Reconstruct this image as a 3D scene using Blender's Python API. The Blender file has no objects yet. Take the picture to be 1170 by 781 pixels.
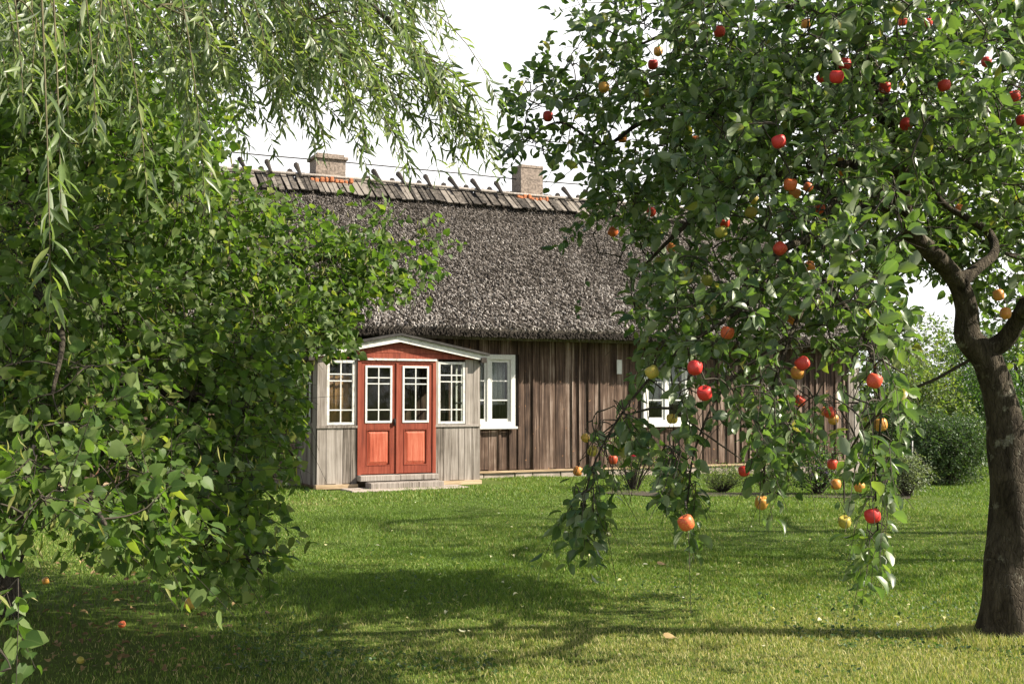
import bpy, math, random
import numpy as np
from mathutils import Vector, Matrix, Quaternion
random.seed(7); rng = np.random.default_rng(11)
sc = bpy.context.scene
COL = sc.collection
# ------------------------------------------------------------------ camera
F = 1300.0; EYE = 1.5; HOR = 456.0; CX = 585.0; CY = 390.5
PITCH = math.atan((HOR - CY) / F)
cam_d = bpy.data.cameras.new('camera'); cam = bpy.data.objects.new('camera', cam_d); COL.objects.link(cam)
cam_d.sensor_width = 36; cam_d.lens = 36 * F / 1170; cam_d.clip_start = 0.05; cam_d.clip_end = 3000
cam.location = (0, 0, EYE); cam.rotation_euler = (math.radians(90) + PITCH, 0, 0); sc.camera = cam
# ------------------------------------------------------------------ sky
SUN_EL = math.radians(37); SUN_PHI = math.radians(7)
SUN_DIR = Vector((math.cos(SUN_EL) * math.cos(SUN_PHI), -math.cos(SUN_EL) * math.sin(SUN_PHI), math.sin(SUN_EL)))
w = bpy.data.worlds.new('World'); sc.world = w; w.use_nodes = True
nt = w.node_tree; nt.nodes.clear()
def N(t, ty, **kw):
    n = t.nodes.new(ty)
    for k, v in kw.items():
        if k.startswith('i_'):
            key = k[2:]; key = int(key) if key.isdigit() else key.replace('_', ' ')
            n.inputs[key].default_value = v
        else: setattr(n, k, v)
    return n
sky = N(nt, 'ShaderNodeTexSky', sky_type='NISHITA', sun_disc=False)
sky.sun_elevation = SUN_EL; sky.sun_rotation = math.atan2(SUN_DIR.x, SUN_DIR.y); sky.dust_density = 2.0
bg1 = N(nt, 'ShaderNodeBackground', i_Strength=0.07); nt.links.new(sky.outputs[0], bg1.inputs[0])
bg2 = N(nt, 'ShaderNodeBackground', i_Color=(1, 1, 1.0, 1), i_Strength=0.62)
tc = N(nt, 'ShaderNodeTexCoord'); sep = N(nt, 'ShaderNodeSeparateXYZ'); nt.links.new(tc.outputs['Generated'], sep.inputs[0])
addz = N(nt, 'ShaderNodeMath', operation='ADD', i_1=0.18); nt.links.new(sep.outputs[2], addz.inputs[0])
mxz = N(nt, 'ShaderNodeMath', operation='MAXIMUM', i_1=0.1); nt.links.new(addz.outputs[0], mxz.inputs[0])
dx = N(nt, 'ShaderNodeMath', operation='DIVIDE'); dy = N(nt, 'ShaderNodeMath', operation='DIVIDE')
for d, i in ((dx, 0), (dy, 1)):
    nt.links.new(sep.outputs[i], d.inputs[0]); nt.links.new(mxz.outputs[0], d.inputs[1])
cmb = N(nt, 'ShaderNodeCombineXYZ'); nt.links.new(dx.outputs[0], cmb.inputs[0]); nt.links.new(dy.outputs[0], cmb.inputs[1])
cn = N(nt, 'ShaderNodeTexNoise', i_Scale=1.3, i_Detail=7.0, i_Roughness=0.6); nt.links.new(cmb.outputs[0], cn.inputs['Vector'])
hz = N(nt, 'ShaderNodeMapRange', i_1=0.0, i_2=0.75, i_3=0.42, i_4=-0.1); nt.links.new(sep.outputs[2], hz.inputs[0])
sm = N(nt, 'ShaderNodeMath', operation='ADD'); nt.links.new(cn.outputs[0], sm.inputs[0]); nt.links.new(hz.outputs[0], sm.inputs[1])
cr = N(nt, 'ShaderNodeMapRange', i_1=0.5, i_2=0.68, i_3=0.0, i_4=1.0); nt.links.new(sm.outputs[0], cr.inputs[0])
mixw = N(nt, 'ShaderNodeMixShader'); nt.links.new(cr.outputs[0], mixw.inputs[0]); nt.links.new(bg1.outputs[0], mixw.inputs[1]); nt.links.new(bg2.outputs[0], mixw.inputs[2])
wo = N(nt, 'ShaderNodeOutputWorld'); nt.links.new(mixw.outputs[0], wo.inputs[0])
# ------------------------------------------------------------------ sun
sl = bpy.data.lights.new('sun', 'SUN'); sl.energy = 5.0; sl.angle = math.radians(0.5); sl.color = (1.0, 0.92, 0.77)
so = bpy.data.objects.new('sun', sl); COL.objects.link(so); so.rotation_euler = SUN_DIR.to_track_quat('Z', 'Y').to_euler(); so.location = (30, -4, 25)
sc.view_settings.view_transform = 'Standard'; sc.view_settings.look = 'None'; sc.view_settings.exposure = 1.25; sc.view_settings.gamma = 1
sc.view_settings.use_curve_mapping = False
sc.cycles.max_bounces = 8; sc.cycles.transparent_max_bounces = 12; sc.cycles.use_denoising = True
sc.cycles.sample_clamp_indirect = 6

# ------------------------------------------------------------------ helpers
def ground_z(x, y):
    x = np.asarray(x, float); y = np.asarray(y, float)
    t = np.clip(x / 9.0, 0, 1); s = np.clip((y - 12) / 10.0, 0, 1); s = s * s * (3 - 2 * s)
    return -0.16 * t * s + 0.015 * np.sin(x * 0.9 + 1.3) * np.sin(y * 0.7)
cp, sp = math.cos(PITCH), math.sin(PITCH)
def ray(px, py):
    rx = (px - CX) / F; rz = -(py - CY) / F
    return np.array([rx, cp - rz * sp, sp + rz * cp])
def at(px, py, D):
    r = ray(px, py); k = D / r[1]
    return np.array([r[0] * k, D, EYE + r[2] * k])
def on_ground(px, py):
    r = ray(px, py); k = -EYE / r[2]
    for _ in range(4):
        p = r * k; k = (float(ground_z(p[0], p[1])) - EYE) / r[2]
    p = r * k; return np.array([p[0], p[1], float(ground_z(p[0], p[1]))])
def proj(P):
    P = np.asarray(P) - np.array([0, 0, EYE])
    yc = P[..., 1] * cp + P[..., 2] * sp; zc = -P[..., 1] * sp + P[..., 2] * cp
    return CX + F * P[..., 0] / yc, CY - F * zc / yc, yc

def new_mesh(name, V, faces_flat, sizes, mat=None, parent=None, smooth=False, attrs=None, origin=None):
    """V (n,3), faces as a flat index array with loop counts"""
    me = bpy.data.meshes.new(name); V = np.asarray(V, np.float32)
    if origin is not None: V = V - np.asarray(origin, np.float32)
    faces_flat = np.asarray(faces_flat, np.int32); sizes = np.asarray(sizes, np.int32)
    me.vertices.add(len(V)); me.vertices.foreach_set('co', V.ravel())
    me.loops.add(len(faces_flat)); me.loops.foreach_set('vertex_index', faces_flat)
    me.polygons.add(len(sizes))
    st = np.zeros(len(sizes), np.int32); st[1:] = np.cumsum(sizes)[:-1]
    me.polygons.foreach_set('loop_start', st); me.polygons.foreach_set('loop_total', sizes)
    me.polygons.foreach_set('use_smooth', np.full(len(sizes), smooth))
    me.update(calc_edges=True)
    for k, v in (attrs or {}).items():
        a = me.attributes.new(k, 'FLOAT', 'POINT'); a.data.foreach_set('value', np.asarray(v, np.float32))
    if mat: me.materials.append(mat)
    return link(name, me, parent)
def link(name, me, parent=None, loc=None):
    o = bpy.data.objects.new(name, me); COL.objects.link(o)
    if parent: o.parent = parent
    if loc is not None: o.location = loc
    return o
def empty(name, loc=(0, 0, 0), rz=0, parent=None):
    o = bpy.data.objects.new(name, None); COL.objects.link(o); o.location = loc; o.rotation_euler = (0, 0, rz); o.empty_display_size = .2
    if parent: o.parent = parent
    return o
def tag(o, label=None, cat=None, group=None, kind=None):
    if label: o['label'] = label
    if cat: o['category'] = cat
    if group: o['group'] = group
    if kind: o['kind'] = kind
    return o
BOXF = [0, 3, 2, 1, 4, 5, 6, 7, 0, 1, 5, 4, 1, 2, 6, 5, 2, 3, 7, 6, 3, 0, 4, 7]
class MB:
    """collects shapes into one mesh"""
    def __init__(s): s.V = []; s.F = []; s.S = []; s.n = 0
    def add(s, V, F, S):
        s.V.append(np.asarray(V, float)); s.F.extend([i + s.n for i in F]); s.S.extend(S); s.n += len(V); return s
    def box(s, x0, x1, y0, y1, z0, z1):
        return s.add([(x0, y0, z0), (x1, y0, z0), (x1, y1, z0), (x0, y1, z0), (x0, y0, z1), (x1, y0, z1), (x1, y1, z1), (x0, y1, z1)], BOXF, [4] * 6)
    def hexa(s, pts): return s.add(pts, BOXF, [4] * 6)
    def prism(s, poly, y0, y1):  # poly of (x,z), extruded along y
        n = len(poly); V = [(p[0], y0, p[1]) for p in poly] + [(p[0], y1, p[1]) for p in poly]
        F = list(range(n)) + list(range(2 * n - 1, n - 1, -1)); S = [n, n]
        for i in range(n):
            j = (i + 1) % n; F += [j, i, n + i, n + j]; S.append(4)
        return s.add(V, F, S)
    def tube(s, P, R, k=6):
        V, Fc, Sz = tube_geo(np.asarray([P], float), np.asarray([R], float), k); return s.add(V, list(Fc), list(Sz))
    def build(s, name, mat, parent=None, smooth=False, bevel=0):
        o = new_mesh(name, np.concatenate(s.V), s.F, s.S, mat, parent, smooth)
        if bevel:
            b = o.modifiers.new('bevel', 'BEVEL'); b.width = bevel; b.segments = 1; b.limit_method = 'ANGLE'
        return o
def tube_geo(P, R, k=5, cap=True):
    """P (S,n,3) polylines, R (S,n) radii -> V, flat faces, sizes"""
    S, n, _ = P.shape
    T = np.gradient(P, axis=1); T /= np.linalg.norm(T, axis=2, keepdims=True) + 1e-9
    ref = np.zeros_like(T); ref[..., 0] = .31; ref[..., 1] = .87; ref[..., 2] = .12
    A = np.cross(T, ref); A /= np.linalg.norm(A, axis=2, keepdims=True) + 1e-9; B = np.cross(T, A)
    ang = np.arange(k) * 2 * np.pi / k
    V = P[:, :, None, :] + R[:, :, None, None] * (A[:, :, None, :] * np.cos(ang)[None, None, :, None] + B[:, :, None, :] * np.sin(ang)[None, None, :, None])
    base = (np.arange(S) * n * k)[:, None, None]; i = np.arange(n - 1)[None, :, None]; j = np.arange(k)[None, None, :]; j2 = (j + 1) % k
    q = np.stack([base + i * k + j, base + i * k + j2, base + (i + 1) * k + j2, base + (i + 1) * k + j], -1).reshape(-1, 4)
    Fc = q.ravel(); Sz = np.full(len(q), 4)
    if cap:
        c0 = (np.arange(S) * n * k)[:, None] + np.arange(k)[::-1][None]; c1 = (np.arange(S) * n * k + (n - 1) * k)[:, None] + np.arange(k)[None]
        Fc = np.concatenate([Fc, c0.ravel(), c1.ravel()]); Sz = np.concatenate([Sz, np.full(2 * S, k)])
    return V.reshape(-1, 3), Fc, Sz
def spline(pts, per=6):
    """Catmull-Rom through pts (n,d)"""
    P = np.asarray(pts, float); P = np.vstack([2 * P[0] - P[1], P, 2 * P[-1] - P[-2]]); out = []
    for i in range(1, len(P) - 2):
        for t in np.arange(per) / per:
            a, b, c, d = P[i - 1], P[i], P[i + 1], P[i + 2]
            out.append(.5 * (2 * b + (c - a) * t + (2 * a - 5 * b + 4 * c - d) * t * t + (3 * b - a - 3 * c + d) * t ** 3))
    out.append(P[-2]); return np.array(out)
def wnoise(x, y, s=1.0, seed=0):
    r = np.random.default_rng(seed); v = 0
    for k in range(7):
        a = r.uniform(0, 6.28); f = s * r.uniform(.5, 2.2); v = v + np.sin((x * math.cos(a) + y * math.sin(a)) * f + r.uniform(0, 6.28))
    return v / 7 * 1.6

# ------------------------------------------------------------------ materials
def mat_base(name):
    m = bpy.data.materials.new(name); m.use_nodes = True; t = m.node_tree; t.nodes.clear()
    out = N(t, 'ShaderNodeOutputMaterial'); b = N(t, 'ShaderNodeBsdfPrincipled'); t.links.new(b.outputs[0], out.inputs[0])
    return m, t, b, out
def ramp(t, src, stops, interp='LINEAR'):
    r = N(t, 'ShaderNodeValToRGB'); r.color_ramp.interpolation = interp; e = r.color_ramp.elements
    while len(e) < len(stops): e.new(.5)
    for x, (p, c) in zip(e, stops): x.position = p; x.color = (*c, 1)
    t.links.new(src, r.inputs[0]); return r.outputs[0]
def mathn(t, op, a, b=None):
    m = N(t, 'ShaderNodeMath', operation=op)
    for i, v in enumerate((a, b)):
        if v is None: continue
        if isinstance(v, (int, float)): m.inputs[i].default_value = v
        else: t.links.new(v, m.inputs[i])
    return m.outputs[0]
def noise(t, scale, detail=4, rough=.55, vec=None, dist=0):
    n = N(t, 'ShaderNodeTexNoise', i_Scale=scale, i_Detail=detail, i_Roughness=rough, i_Distortion=dist)
    if vec is not None: t.links.new(vec, n.inputs['Vector'])
    return n.outputs[0]
def mixc(t, f, a, b, blend='MIX'):
    m = N(t, 'ShaderNodeMix', data_type='RGBA', blend_type=blend)
    for i, v in ((0, f), (6, a), (7, b)):
        if isinstance(v, (int, float)): m.inputs[i].default_value = v
        elif isinstance(v, tuple): m.inputs[i].default_value = (*v, 1)
        else: t.links.new(v, m.inputs[i])
    return m.outputs[2]
def bump(t, b, h, strength=.4, dist=.01):
    n = N(t, 'ShaderNodeBump', i_Strength=strength, i_Distance=dist); t.links.new(h, n.inputs['Height']); t.links.new(n.outputs[0], b.inputs['Normal'])
def wood_mat(name, stops, grain=(38, 38, 1.6), rough=.85, var=.25, knots=None):
    m, t, b, o = mat_base(name)
    tc = N(t, 'ShaderNodeTexCoord'); oi = N(t, 'ShaderNodeObjectInfo')
    off = N(t, 'ShaderNodeVectorMath', operation='SCALE'); off.inputs['Scale'].default_value = 37.0
    cx = N(t, 'ShaderNodeCombineXYZ'); 
    for i in range(3): t.links.new(oi.outputs['Random'], cx.inputs[i])
    t.links.new(cx.outputs[0], off.inputs[0])
    add = N(t, 'ShaderNodeVectorMath', operation='ADD'); t.links.new(tc.outputs['Object'], add.inputs[0]); t.links.new(off.outputs[0], add.inputs[1])
    mp = N(t, 'ShaderNodeMapping'); mp.inputs['Scale'].default_value = grain; t.links.new(add.outputs[0], mp.inputs[0])
    g = noise(t, 1.0, 6, .65, mp.outputs[0], .3); big = noise(t, 1.7, 3, .6, add.outputs[0])
    g = mathn(t, 'ADD', mathn(t, 'MULTIPLY', mathn(t, 'SUBTRACT', g, .5), 1.5), .5); f = mathn(t, 'ADD', mathn(t, 'MULTIPLY', g, .7), mathn(t, 'MULTIPLY', big, .4))
    f = mathn(t, 'ADD', f, mathn(t, 'MULTIPLY', mathn(t, 'SUBTRACT', oi.outputs['Random'], .5), var))
    c = ramp(t, f, stops)
    if knots:
        kn = noise(t, 9.0, 2, .5, add.outputs[0]); kf = N(t, 'ShaderNodeMapRange', i_1=.71, i_2=.78); t.links.new(kn, kf.inputs[0])
        c = mixc(t, kf.outputs[0], c, knots)
    t.links.new(c, b.inputs['Base Color']); b.inputs['Roughness'].default_value = rough; b.inputs['Specular IOR Level'].default_value = .25
    bump(t, b, g, .5, .006); return m
def plain_mat(name, col, rough=.6, var=.12, scale=14, bs=.15, spec=.4):
    m, t, b, o = mat_base(name); tc = N(t, 'ShaderNodeTexCoord')
    n = noise(t, scale, 5, .6, tc.outputs['Object'])
    c = ramp(t, n, [(.3, tuple(x * (1 - var * 2) for x in col)), (.7, tuple(min(1, x * (1 + var)) for x in col))])
    t.links.new(c, b.inputs['Base Color']); b.inputs['Roughness'].default_value = rough; b.inputs['Specular IOR Level'].default_value = spec
    bump(t, b, n, bs, .004); return m
def leaf_mat(name, top, under, rough=.42, transl=.3, tcol=None, spec=.5):
    """top: ramp stops over the per-leaf value; paler underside"""
    m, t, b, out = mat_base(name)
    at_ = N(t, 'ShaderNodeAttribute', attribute_name='var'); oi = N(t, 'ShaderNodeObjectInfo')
    r = mathn(t, 'FRACT', mathn(t, 'ADD', at_.outputs['Fac'], oi.outputs['Random']))
    r = mathn(t, 'ADD', mathn(t, 'MULTIPLY', r, .98), .01)
    c = ramp(t, r, top); ax = N(t, 'ShaderNodeAttribute', attribute_name='lx'); ay = N(t, 'ShaderNodeAttribute', attribute_name='ly')
    axa = mathn(t, 'ABSOLUTE', ax.outputs['Fac']); rib = N(t, 'ShaderNodeMapRange', i_1=.012, i_2=.035, i_3=1., i_4=0.); t.links.new(axa, rib.inputs[0])
    vw = mathn(t, 'SINE', mathn(t, 'MULTIPLY', mathn(t, 'SUBTRACT', ay.outputs['Fac'], mathn(t, 'MULTIPLY', axa, .7)), 48.)); vn = N(t, 'ShaderNodeMapRange', i_1=.8, i_2=1., i_3=0., i_4=.3); t.links.new(vw, vn.inputs[0])
    vein = mathn(t, 'MAXIMUM', rib.outputs[0], vn.outputs[0]); c = mixc(t, mathn(t, 'MULTIPLY', vein, .28), c, (.14, .19, .06))
    ge = N(t, 'ShaderNodeNewGeometry')
    cu = mixc(t, .75, c, under); cc = mixc(t, ge.outputs['Backfacing'], c, cu)
    t.links.new(cc, b.inputs['Base Color']); b.inputs['Roughness'].default_value = rough; b.inputs['Specular IOR Level'].default_value = spec
    tr = N(t, 'ShaderNodeBsdfTranslucent'); tcv = mixc(t, 1.0, c, tcol or (2.2, 2.4, .9), 'MULTIPLY'); t.links.new(tcv, tr.inputs[0])
    mx = N(t, 'ShaderNodeMixShader', i_0=transl); t.links.new(b.outputs[0], mx.inputs[1]); t.links.new(tr.outputs[0], mx.inputs[2]); t.links.new(mx.outputs[0], out.inputs[0])
    return m
def bark_mat(name, dark, light, sc_=9, lichen=None):
    m, t, b, o = mat_base(name); tc = N(t, 'ShaderNodeTexCoord')
    mp = N(t, 'ShaderNodeMapping'); mp.inputs['Scale'].default_value = (1, 1, .35); t.links.new(tc.outputs['Object'], mp.inputs[0])
    n = noise(t, sc_, 8, .65, mp.outputs[0], .6); v = N(t, 'ShaderNodeTexVoronoi', i_Scale=sc_ * 3); v.feature = 'DISTANCE_TO_EDGE'; t.links.new(mp.outputs[0], v.inputs['Vector'])
    c = ramp(t, n, [(.35, dark), (.7, light)])
    if lichen:
        l = noise(t, 7, 5, .7, tc.outputs['Object']); lf = N(t, 'ShaderNodeMapRange', i_1=.58, i_2=.66); t.links.new(l, lf.inputs[0]); c = mixc(t, lf.outputs[0], c, lichen)
    t.links.new(c, b.inputs['Base Color']); b.inputs['Roughness'].default_value = .95; b.inputs['Specular IOR Level'].default_value = .15
    h = mathn(t, 'ADD', n, mathn(t, 'MULTIPLY', mathn(t, 'MINIMUM', v.outputs['Distance'], .12), 3.0)); bump(t, b, h, .9, .02); return m

M = {}
M['wall_wood'] = wood_mat('wall_wood', [(.30, (.016, .010, .008)), (.44, (.055, .034, .025)), (.58, (.105, .066, .047)), (.8, (.30, .23, .19))], (30, 30, 1.1), var=.2, knots=(.30, .15, .07))
M['grey_wood'] = wood_mat('grey_wood', [(.34, (.07, .058, .048)), (.46, (.165, .14, .12)), (.6, (.25, .22, .195)), (.8, (.38, .34, .31))], (45, 45, 1.3), var=.26)
M['ridge_wood'] = wood_mat('ridge_wood', [(.30, (.022, .019, .016)), (.5, (.075, .064, .054)), (.75, (.20, .175, .15))], (12, 12, 8), var=.5)
M['dark_wood'] = wood_mat('dark_wood', [(.3, (.015, .012, .01)), (.7, (.06, .05, .042))], (12, 12, 4))
M['tan_wood'] = wood_mat('tan_wood', [(.3, (.25, .17, .1)), (.7, (.5, .38, .25))], (3, 30, 30))
M['white'] = plain_mat('white_paint', (.64, .63, .60), .5, .07, 25)
M['white_worn'] = wood_mat('worn_white_wood', [(.30, (.32, .3, .28)), (.44, (.52, .50, .47)), (.62, (.66, .65, .62))], (14, 30, 14), var=.1)
M['red'] = wood_mat('red_paint', [(.25, (.10, .022, .013)), (.5, (.21, .042, .022)), (.8, (.31, .085, .05))], (30, 30, 1.5), .6, .12)
M['red_panel'] = wood_mat('red_panel_paint', [(.3, (.24, .045, .022)), (.5, (.37, .080, .042)), (.75, (.46, .15, .09))], (25, 25, 1.5), .6, .12)
M['roof_felt'] = plain_mat('roof_felt', (.05, .046, .043), .9, .25, 9)
M['plaster'] = plain_mat('chimney_plaster', (.27, .215, .18), .95, .32, 22, .9)
M['orange_brick'] = plain_mat('orange_brick', (.42, .15, .065), .9, .25, 9, .4)
M['stone'] = plain_mat('foundation_stone', (.36, .30, .26), .95, .2, 5, .6)
M['interior'] = plain_mat('interior_wood', (.16, .115, .08), .8, .2, 6)
M['curtain_brown'] = plain_mat('brown_cloth', (.26, .14, .06), .9, .12, 6)
M['curtain_white'] = plain_mat('white_net', (.55, .56, .55), .9, .2, 60)
M['iron'] = plain_mat('dark_iron', (.03, .03, .03), .5, .2)
M['soil'] = plain_mat('bed_soil', (.06, .043, .03), 1, .35, 8, .8)
def glass_mat():
    m, t, b, out = mat_base('window_glass'); t.nodes.remove(b)
    lw = N(t, 'ShaderNodeLayerWeight', i_Blend=.5); tr = N(t, 'ShaderNodeBsdfTransparent', i_Color=(.86, .88, .86, 1)); gl = N(t, 'ShaderNodeBsdfGlossy', i_Roughness=.03)
    tc = N(t, 'ShaderNodeTexCoord'); n = noise(t, 2.5, 2, .5, tc.outputs['Object']); bp = N(t, 'ShaderNodeBump', i_Strength=.12, i_Distance=.02); t.links.new(n, bp.inputs['Height']); t.links.new(bp.outputs[0], gl.inputs['Normal'])
    f = mathn(t, 'ADD', mathn(t, 'MULTIPLY', mathn(t, 'POWER', lw.outputs['Facing'], 5.), .9), .035); mx = N(t, 'ShaderNodeMixShader'); t.links.new(f, mx.inputs[0]); t.links.new(tr.outputs[0], mx.inputs[1]); t.links.new(gl.outputs[0], mx.inputs[2]); t.links.new(mx.outputs[0], out.inputs[0]); return m
M['glass'] = glass_mat()
def thatch_mat():
    m, t, b, o = mat_base('thatch'); a = N(t, 'ShaderNodeAttribute', attribute_name='var')
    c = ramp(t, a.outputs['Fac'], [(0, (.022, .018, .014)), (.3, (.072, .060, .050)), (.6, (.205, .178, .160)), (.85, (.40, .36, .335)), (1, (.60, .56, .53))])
    t.links.new(c, b.inputs['Base Color']); b.inputs['Roughness'].default_value = .9; b.inputs['Specular IOR Level'].default_value = .2; return m
M['thatch'] = thatch_mat()
M['thatch_core'] = plain_mat('thatch_core', (.085, .072, .06), 1, .4, 30, .8)
G1 = [(0, (.016, .042, .010)), (.35, (.026, .066, .013)), (.7, (.042, .095, .018)), (.92, (.075, .13, .024)), (1, (.13, .15, .03))]
M['apple_leaf'] = leaf_mat('apple_leaf', [(0, (.034, .066, .019)), (.45, (.058, .102, .028)), (.85, (.088, .142, .038)), (.965, (.14, .18, .04)), (1, (.27, .20, .05))], (.26, .30, .19), .38, .36, spec=.5)
M['linden_leaf'] = leaf_mat('linden_leaf', [(0, (.038, .074, .016)), (.5, (.068, .122, .025)), (.86, (.108, .165, .036)), (1, (.20, .22, .055))], (.15, .20, .07), .52, .40, spec=.35)
M['willow_leaf'] = leaf_mat('willow_leaf', [(0, (.060, .095, .032)), (.6, (.105, .150, .046)), (1, (.19, .22, .07))], (.36, .40, .30), .36, .36, spec=.5)
M['tree_leaf'] = leaf_mat('tree_leaf', G1, (.09, .14, .05), .5, .35)
M['pale_leaf'] = leaf_mat('pale_leaf', [(0, (.05, .09, .02)), (.6, (.10, .15, .035)), (1, (.19, .21, .06))], (.15, .19, .09), .55, .35)
M['dark_leaf'] = leaf_mat('dark_leaf', [(0, (.022, .048, .014)), (.7, (.042, .082, .022)), (1, (.08, .12, .04))], (.13, .18, .10), .5, .25, spec=.3)
M['grey_leaf'] = leaf_mat('grey_leaf', [(0, (.07, .10, .05)), (1, (.20, .23, .14))], (.22, .25, .18), .6, .25)
M['dry_leaf'] = leaf_mat('dry_leaf', [(0, (.10, .055, .03)), (.5, (.22, .13, .06)), (1, (.34, .24, .11))], (.25, .18, .1), .8, .1)
M['cream_leaf'] = leaf_mat('cream_leaf', [(0, (.40, .36, .14)), (.6, (.55, .52, .30)), (1, (.66, .64, .48))], (.55, .52, .36), .7, .15)
M['bract'] = leaf_mat('linden_bract', [(0, (.16, .17, .04)), (1, (.30, .27, .08))], (.2, .2, .07), .6, .3)
M['apple_bark'] = bark_mat('apple_bark', (.022, .017, .012), (.10, .082, .060), 16, (.20, .19, .15))
M['linden_bark'] = bark_mat('linden_bark', (.025, .02, .015), (.10, .085, .065), 12)
M['twig'] = plain_mat('twig_bark', (.055, .045, .032), .9, .3, 30)
M['willow_twig'] = plain_mat('willow_twig_bark', (.10, .085, .04), .8, .2, 30)
def petal(name, col):
    m, t, b, o = mat_base(name); b.inputs['Base Color'].default_value = (*col, 1); b.inputs['Roughness'].default_value = .6; return m
M['pink'] = petal('pink_petal', (.65, .06, .12)); M['lilac'] = petal('lilac_petal', (.35, .25, .45))
def apple_mat():
    m, t, b, o = mat_base('apple_skin'); tc = N(t, 'ShaderNodeTexCoord'); oi = N(t, 'ShaderNodeObjectInfo')
    s = N(t, 'ShaderNodeSeparateColor'); t.links.new(oi.outputs['Color'], s.inputs[0])
    add = N(t, 'ShaderNodeVectorMath', operation='ADD'); cx = N(t, 'ShaderNodeCombineXYZ'); t.links.new(mathn(t, 'MULTIPLY', oi.outputs['Random'], 40.), cx.inputs[0])
    t.links.new(tc.outputs['Object'], add.inputs[0]); t.links.new(cx.outputs[0], add.inputs[1])
    mp = N(t, 'ShaderNodeMapping'); mp.inputs['Scale'].default_value = (1, 1, .3); t.links.new(add.outputs[0], mp.inputs[0])
    n1 = noise(t, 22, 3, .5, add.outputs[0]); n2 = noise(t, 160, 4, .6, mp.outputs[0])
    f = mathn(t, 'ADD', mathn(t, 'ADD', s.outputs[0], mathn(t, 'MULTIPLY', mathn(t, 'SUBTRACT', n1, .5), 1.1)), mathn(t, 'MULTIPLY', mathn(t, 'SUBTRACT', n2, .5), .35))
    c = ramp(t, f, [(.08, (.32, .33, .06)), (.3, (.52, .36, .07)), (.5, (.60, .20, .05)), (.72, (.56, .06, .035)), (1, (.48, .025, .028))])
    t.links.new(c, b.inputs['Base Color']); b.inputs['Roughness'].default_value = .46; b.inputs['Specular IOR Level'].default_value = .35; return m
M['apple'] = apple_mat()

# ------------------------------------------------------------------ ground
HA = math.radians(26); HO = np.array([0.0, 22.0, 0.0]); ca, sa = math.cos(HA), math.sin(HA)
def ground_mat():
    m, t, b, o = mat_base('lawn_soil'); tc = N(t, 'ShaderNodeTexCoord')
    n = noise(t, .5, 5, .6, tc.outputs['Object']); n2 = noise(t, 18, 5, .7, tc.outputs['Object'])
    c = ramp(t, n, [(.35, (.075, .13, .018)), (.55, (.12, .17, .03)), (.72, (.21, .20, .07))])
    c2 = mixc(t, n2, c, (.05, .06, .02)); t.links.new(c2, b.inputs['Base Color']); b.inputs['Roughness'].default_value = 1; b.inputs['Specular IOR Level'].default_value = .1
    bump(t, b, n2, .8, .03); return m
M['ground'] = ground_mat()
xs = np.unique(np.concatenate([np.linspace(-900, -40, 14), np.linspace(-40, 40, 81), np.linspace(40, 900, 14)]))
ys = np.unique(np.concatenate([np.linspace(-300, -10, 8), np.linspace(-10, 60, 71), np.linspace(60, 1800, 20)]))
X, Y = np.meshgrid(xs, ys); Z = ground_z(X, Y); nx, ny = len(xs), len(ys)
idx = np.arange(nx * ny).reshape(ny, nx)
q = np.stack([idx[:-1, :-1], idx[:-1, 1:], idx[1:, 1:], idx[1:, :-1]], -1).reshape(-1, 4)
tag(new_mesh('ground', np.stack([X, Y, Z], -1).reshape(-1, 3), q.ravel(), np.full(len(q), 4), M['ground'], smooth=True), kind='structure')

def house_uw(x, y):
    dx_, dy_ = x - HO[0], y - HO[1]; return dx_ * ca + dy_ * sa, -dx_ * sa + dy_ * ca
APPLE_BASE = on_ground(1149, 731); LINDEN_BASE = on_ground(-22, 700)
def grass_mat():
    m, t, b, out = mat_base('grass_blade'); a = N(t, 'ShaderNodeAttribute', attribute_name='var')
    c = ramp(t, a.outputs['Fac'], [(0, (.066, .122, .017)), (.35, (.122, .200, .030)), (.62, (.195, .255, .050)), (.8, (.31, .30, .105)), (1, (.50, .44, .23))])
    t.links.new(c, b.inputs['Base Color']); b.inputs['Roughness'].default_value = .55; b.inputs['Specular IOR Level'].default_value = .3
    tr = N(t, 'ShaderNodeBsdfTranslucent'); t.links.new(mixc(t, 1.0, c, (1.5, 1.6, .8), 'MULTIPLY'), tr.inputs[0])
    mx = N(t, 'ShaderNodeMixShader', i_0=.3); t.links.new(b.outputs[0], mx.inputs[1]); t.links.new(tr.outputs[0], mx.inputs[2]); t.links.new(mx.outputs[0], out.inputs[0]); return m
M['grass'] = grass_mat()
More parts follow.
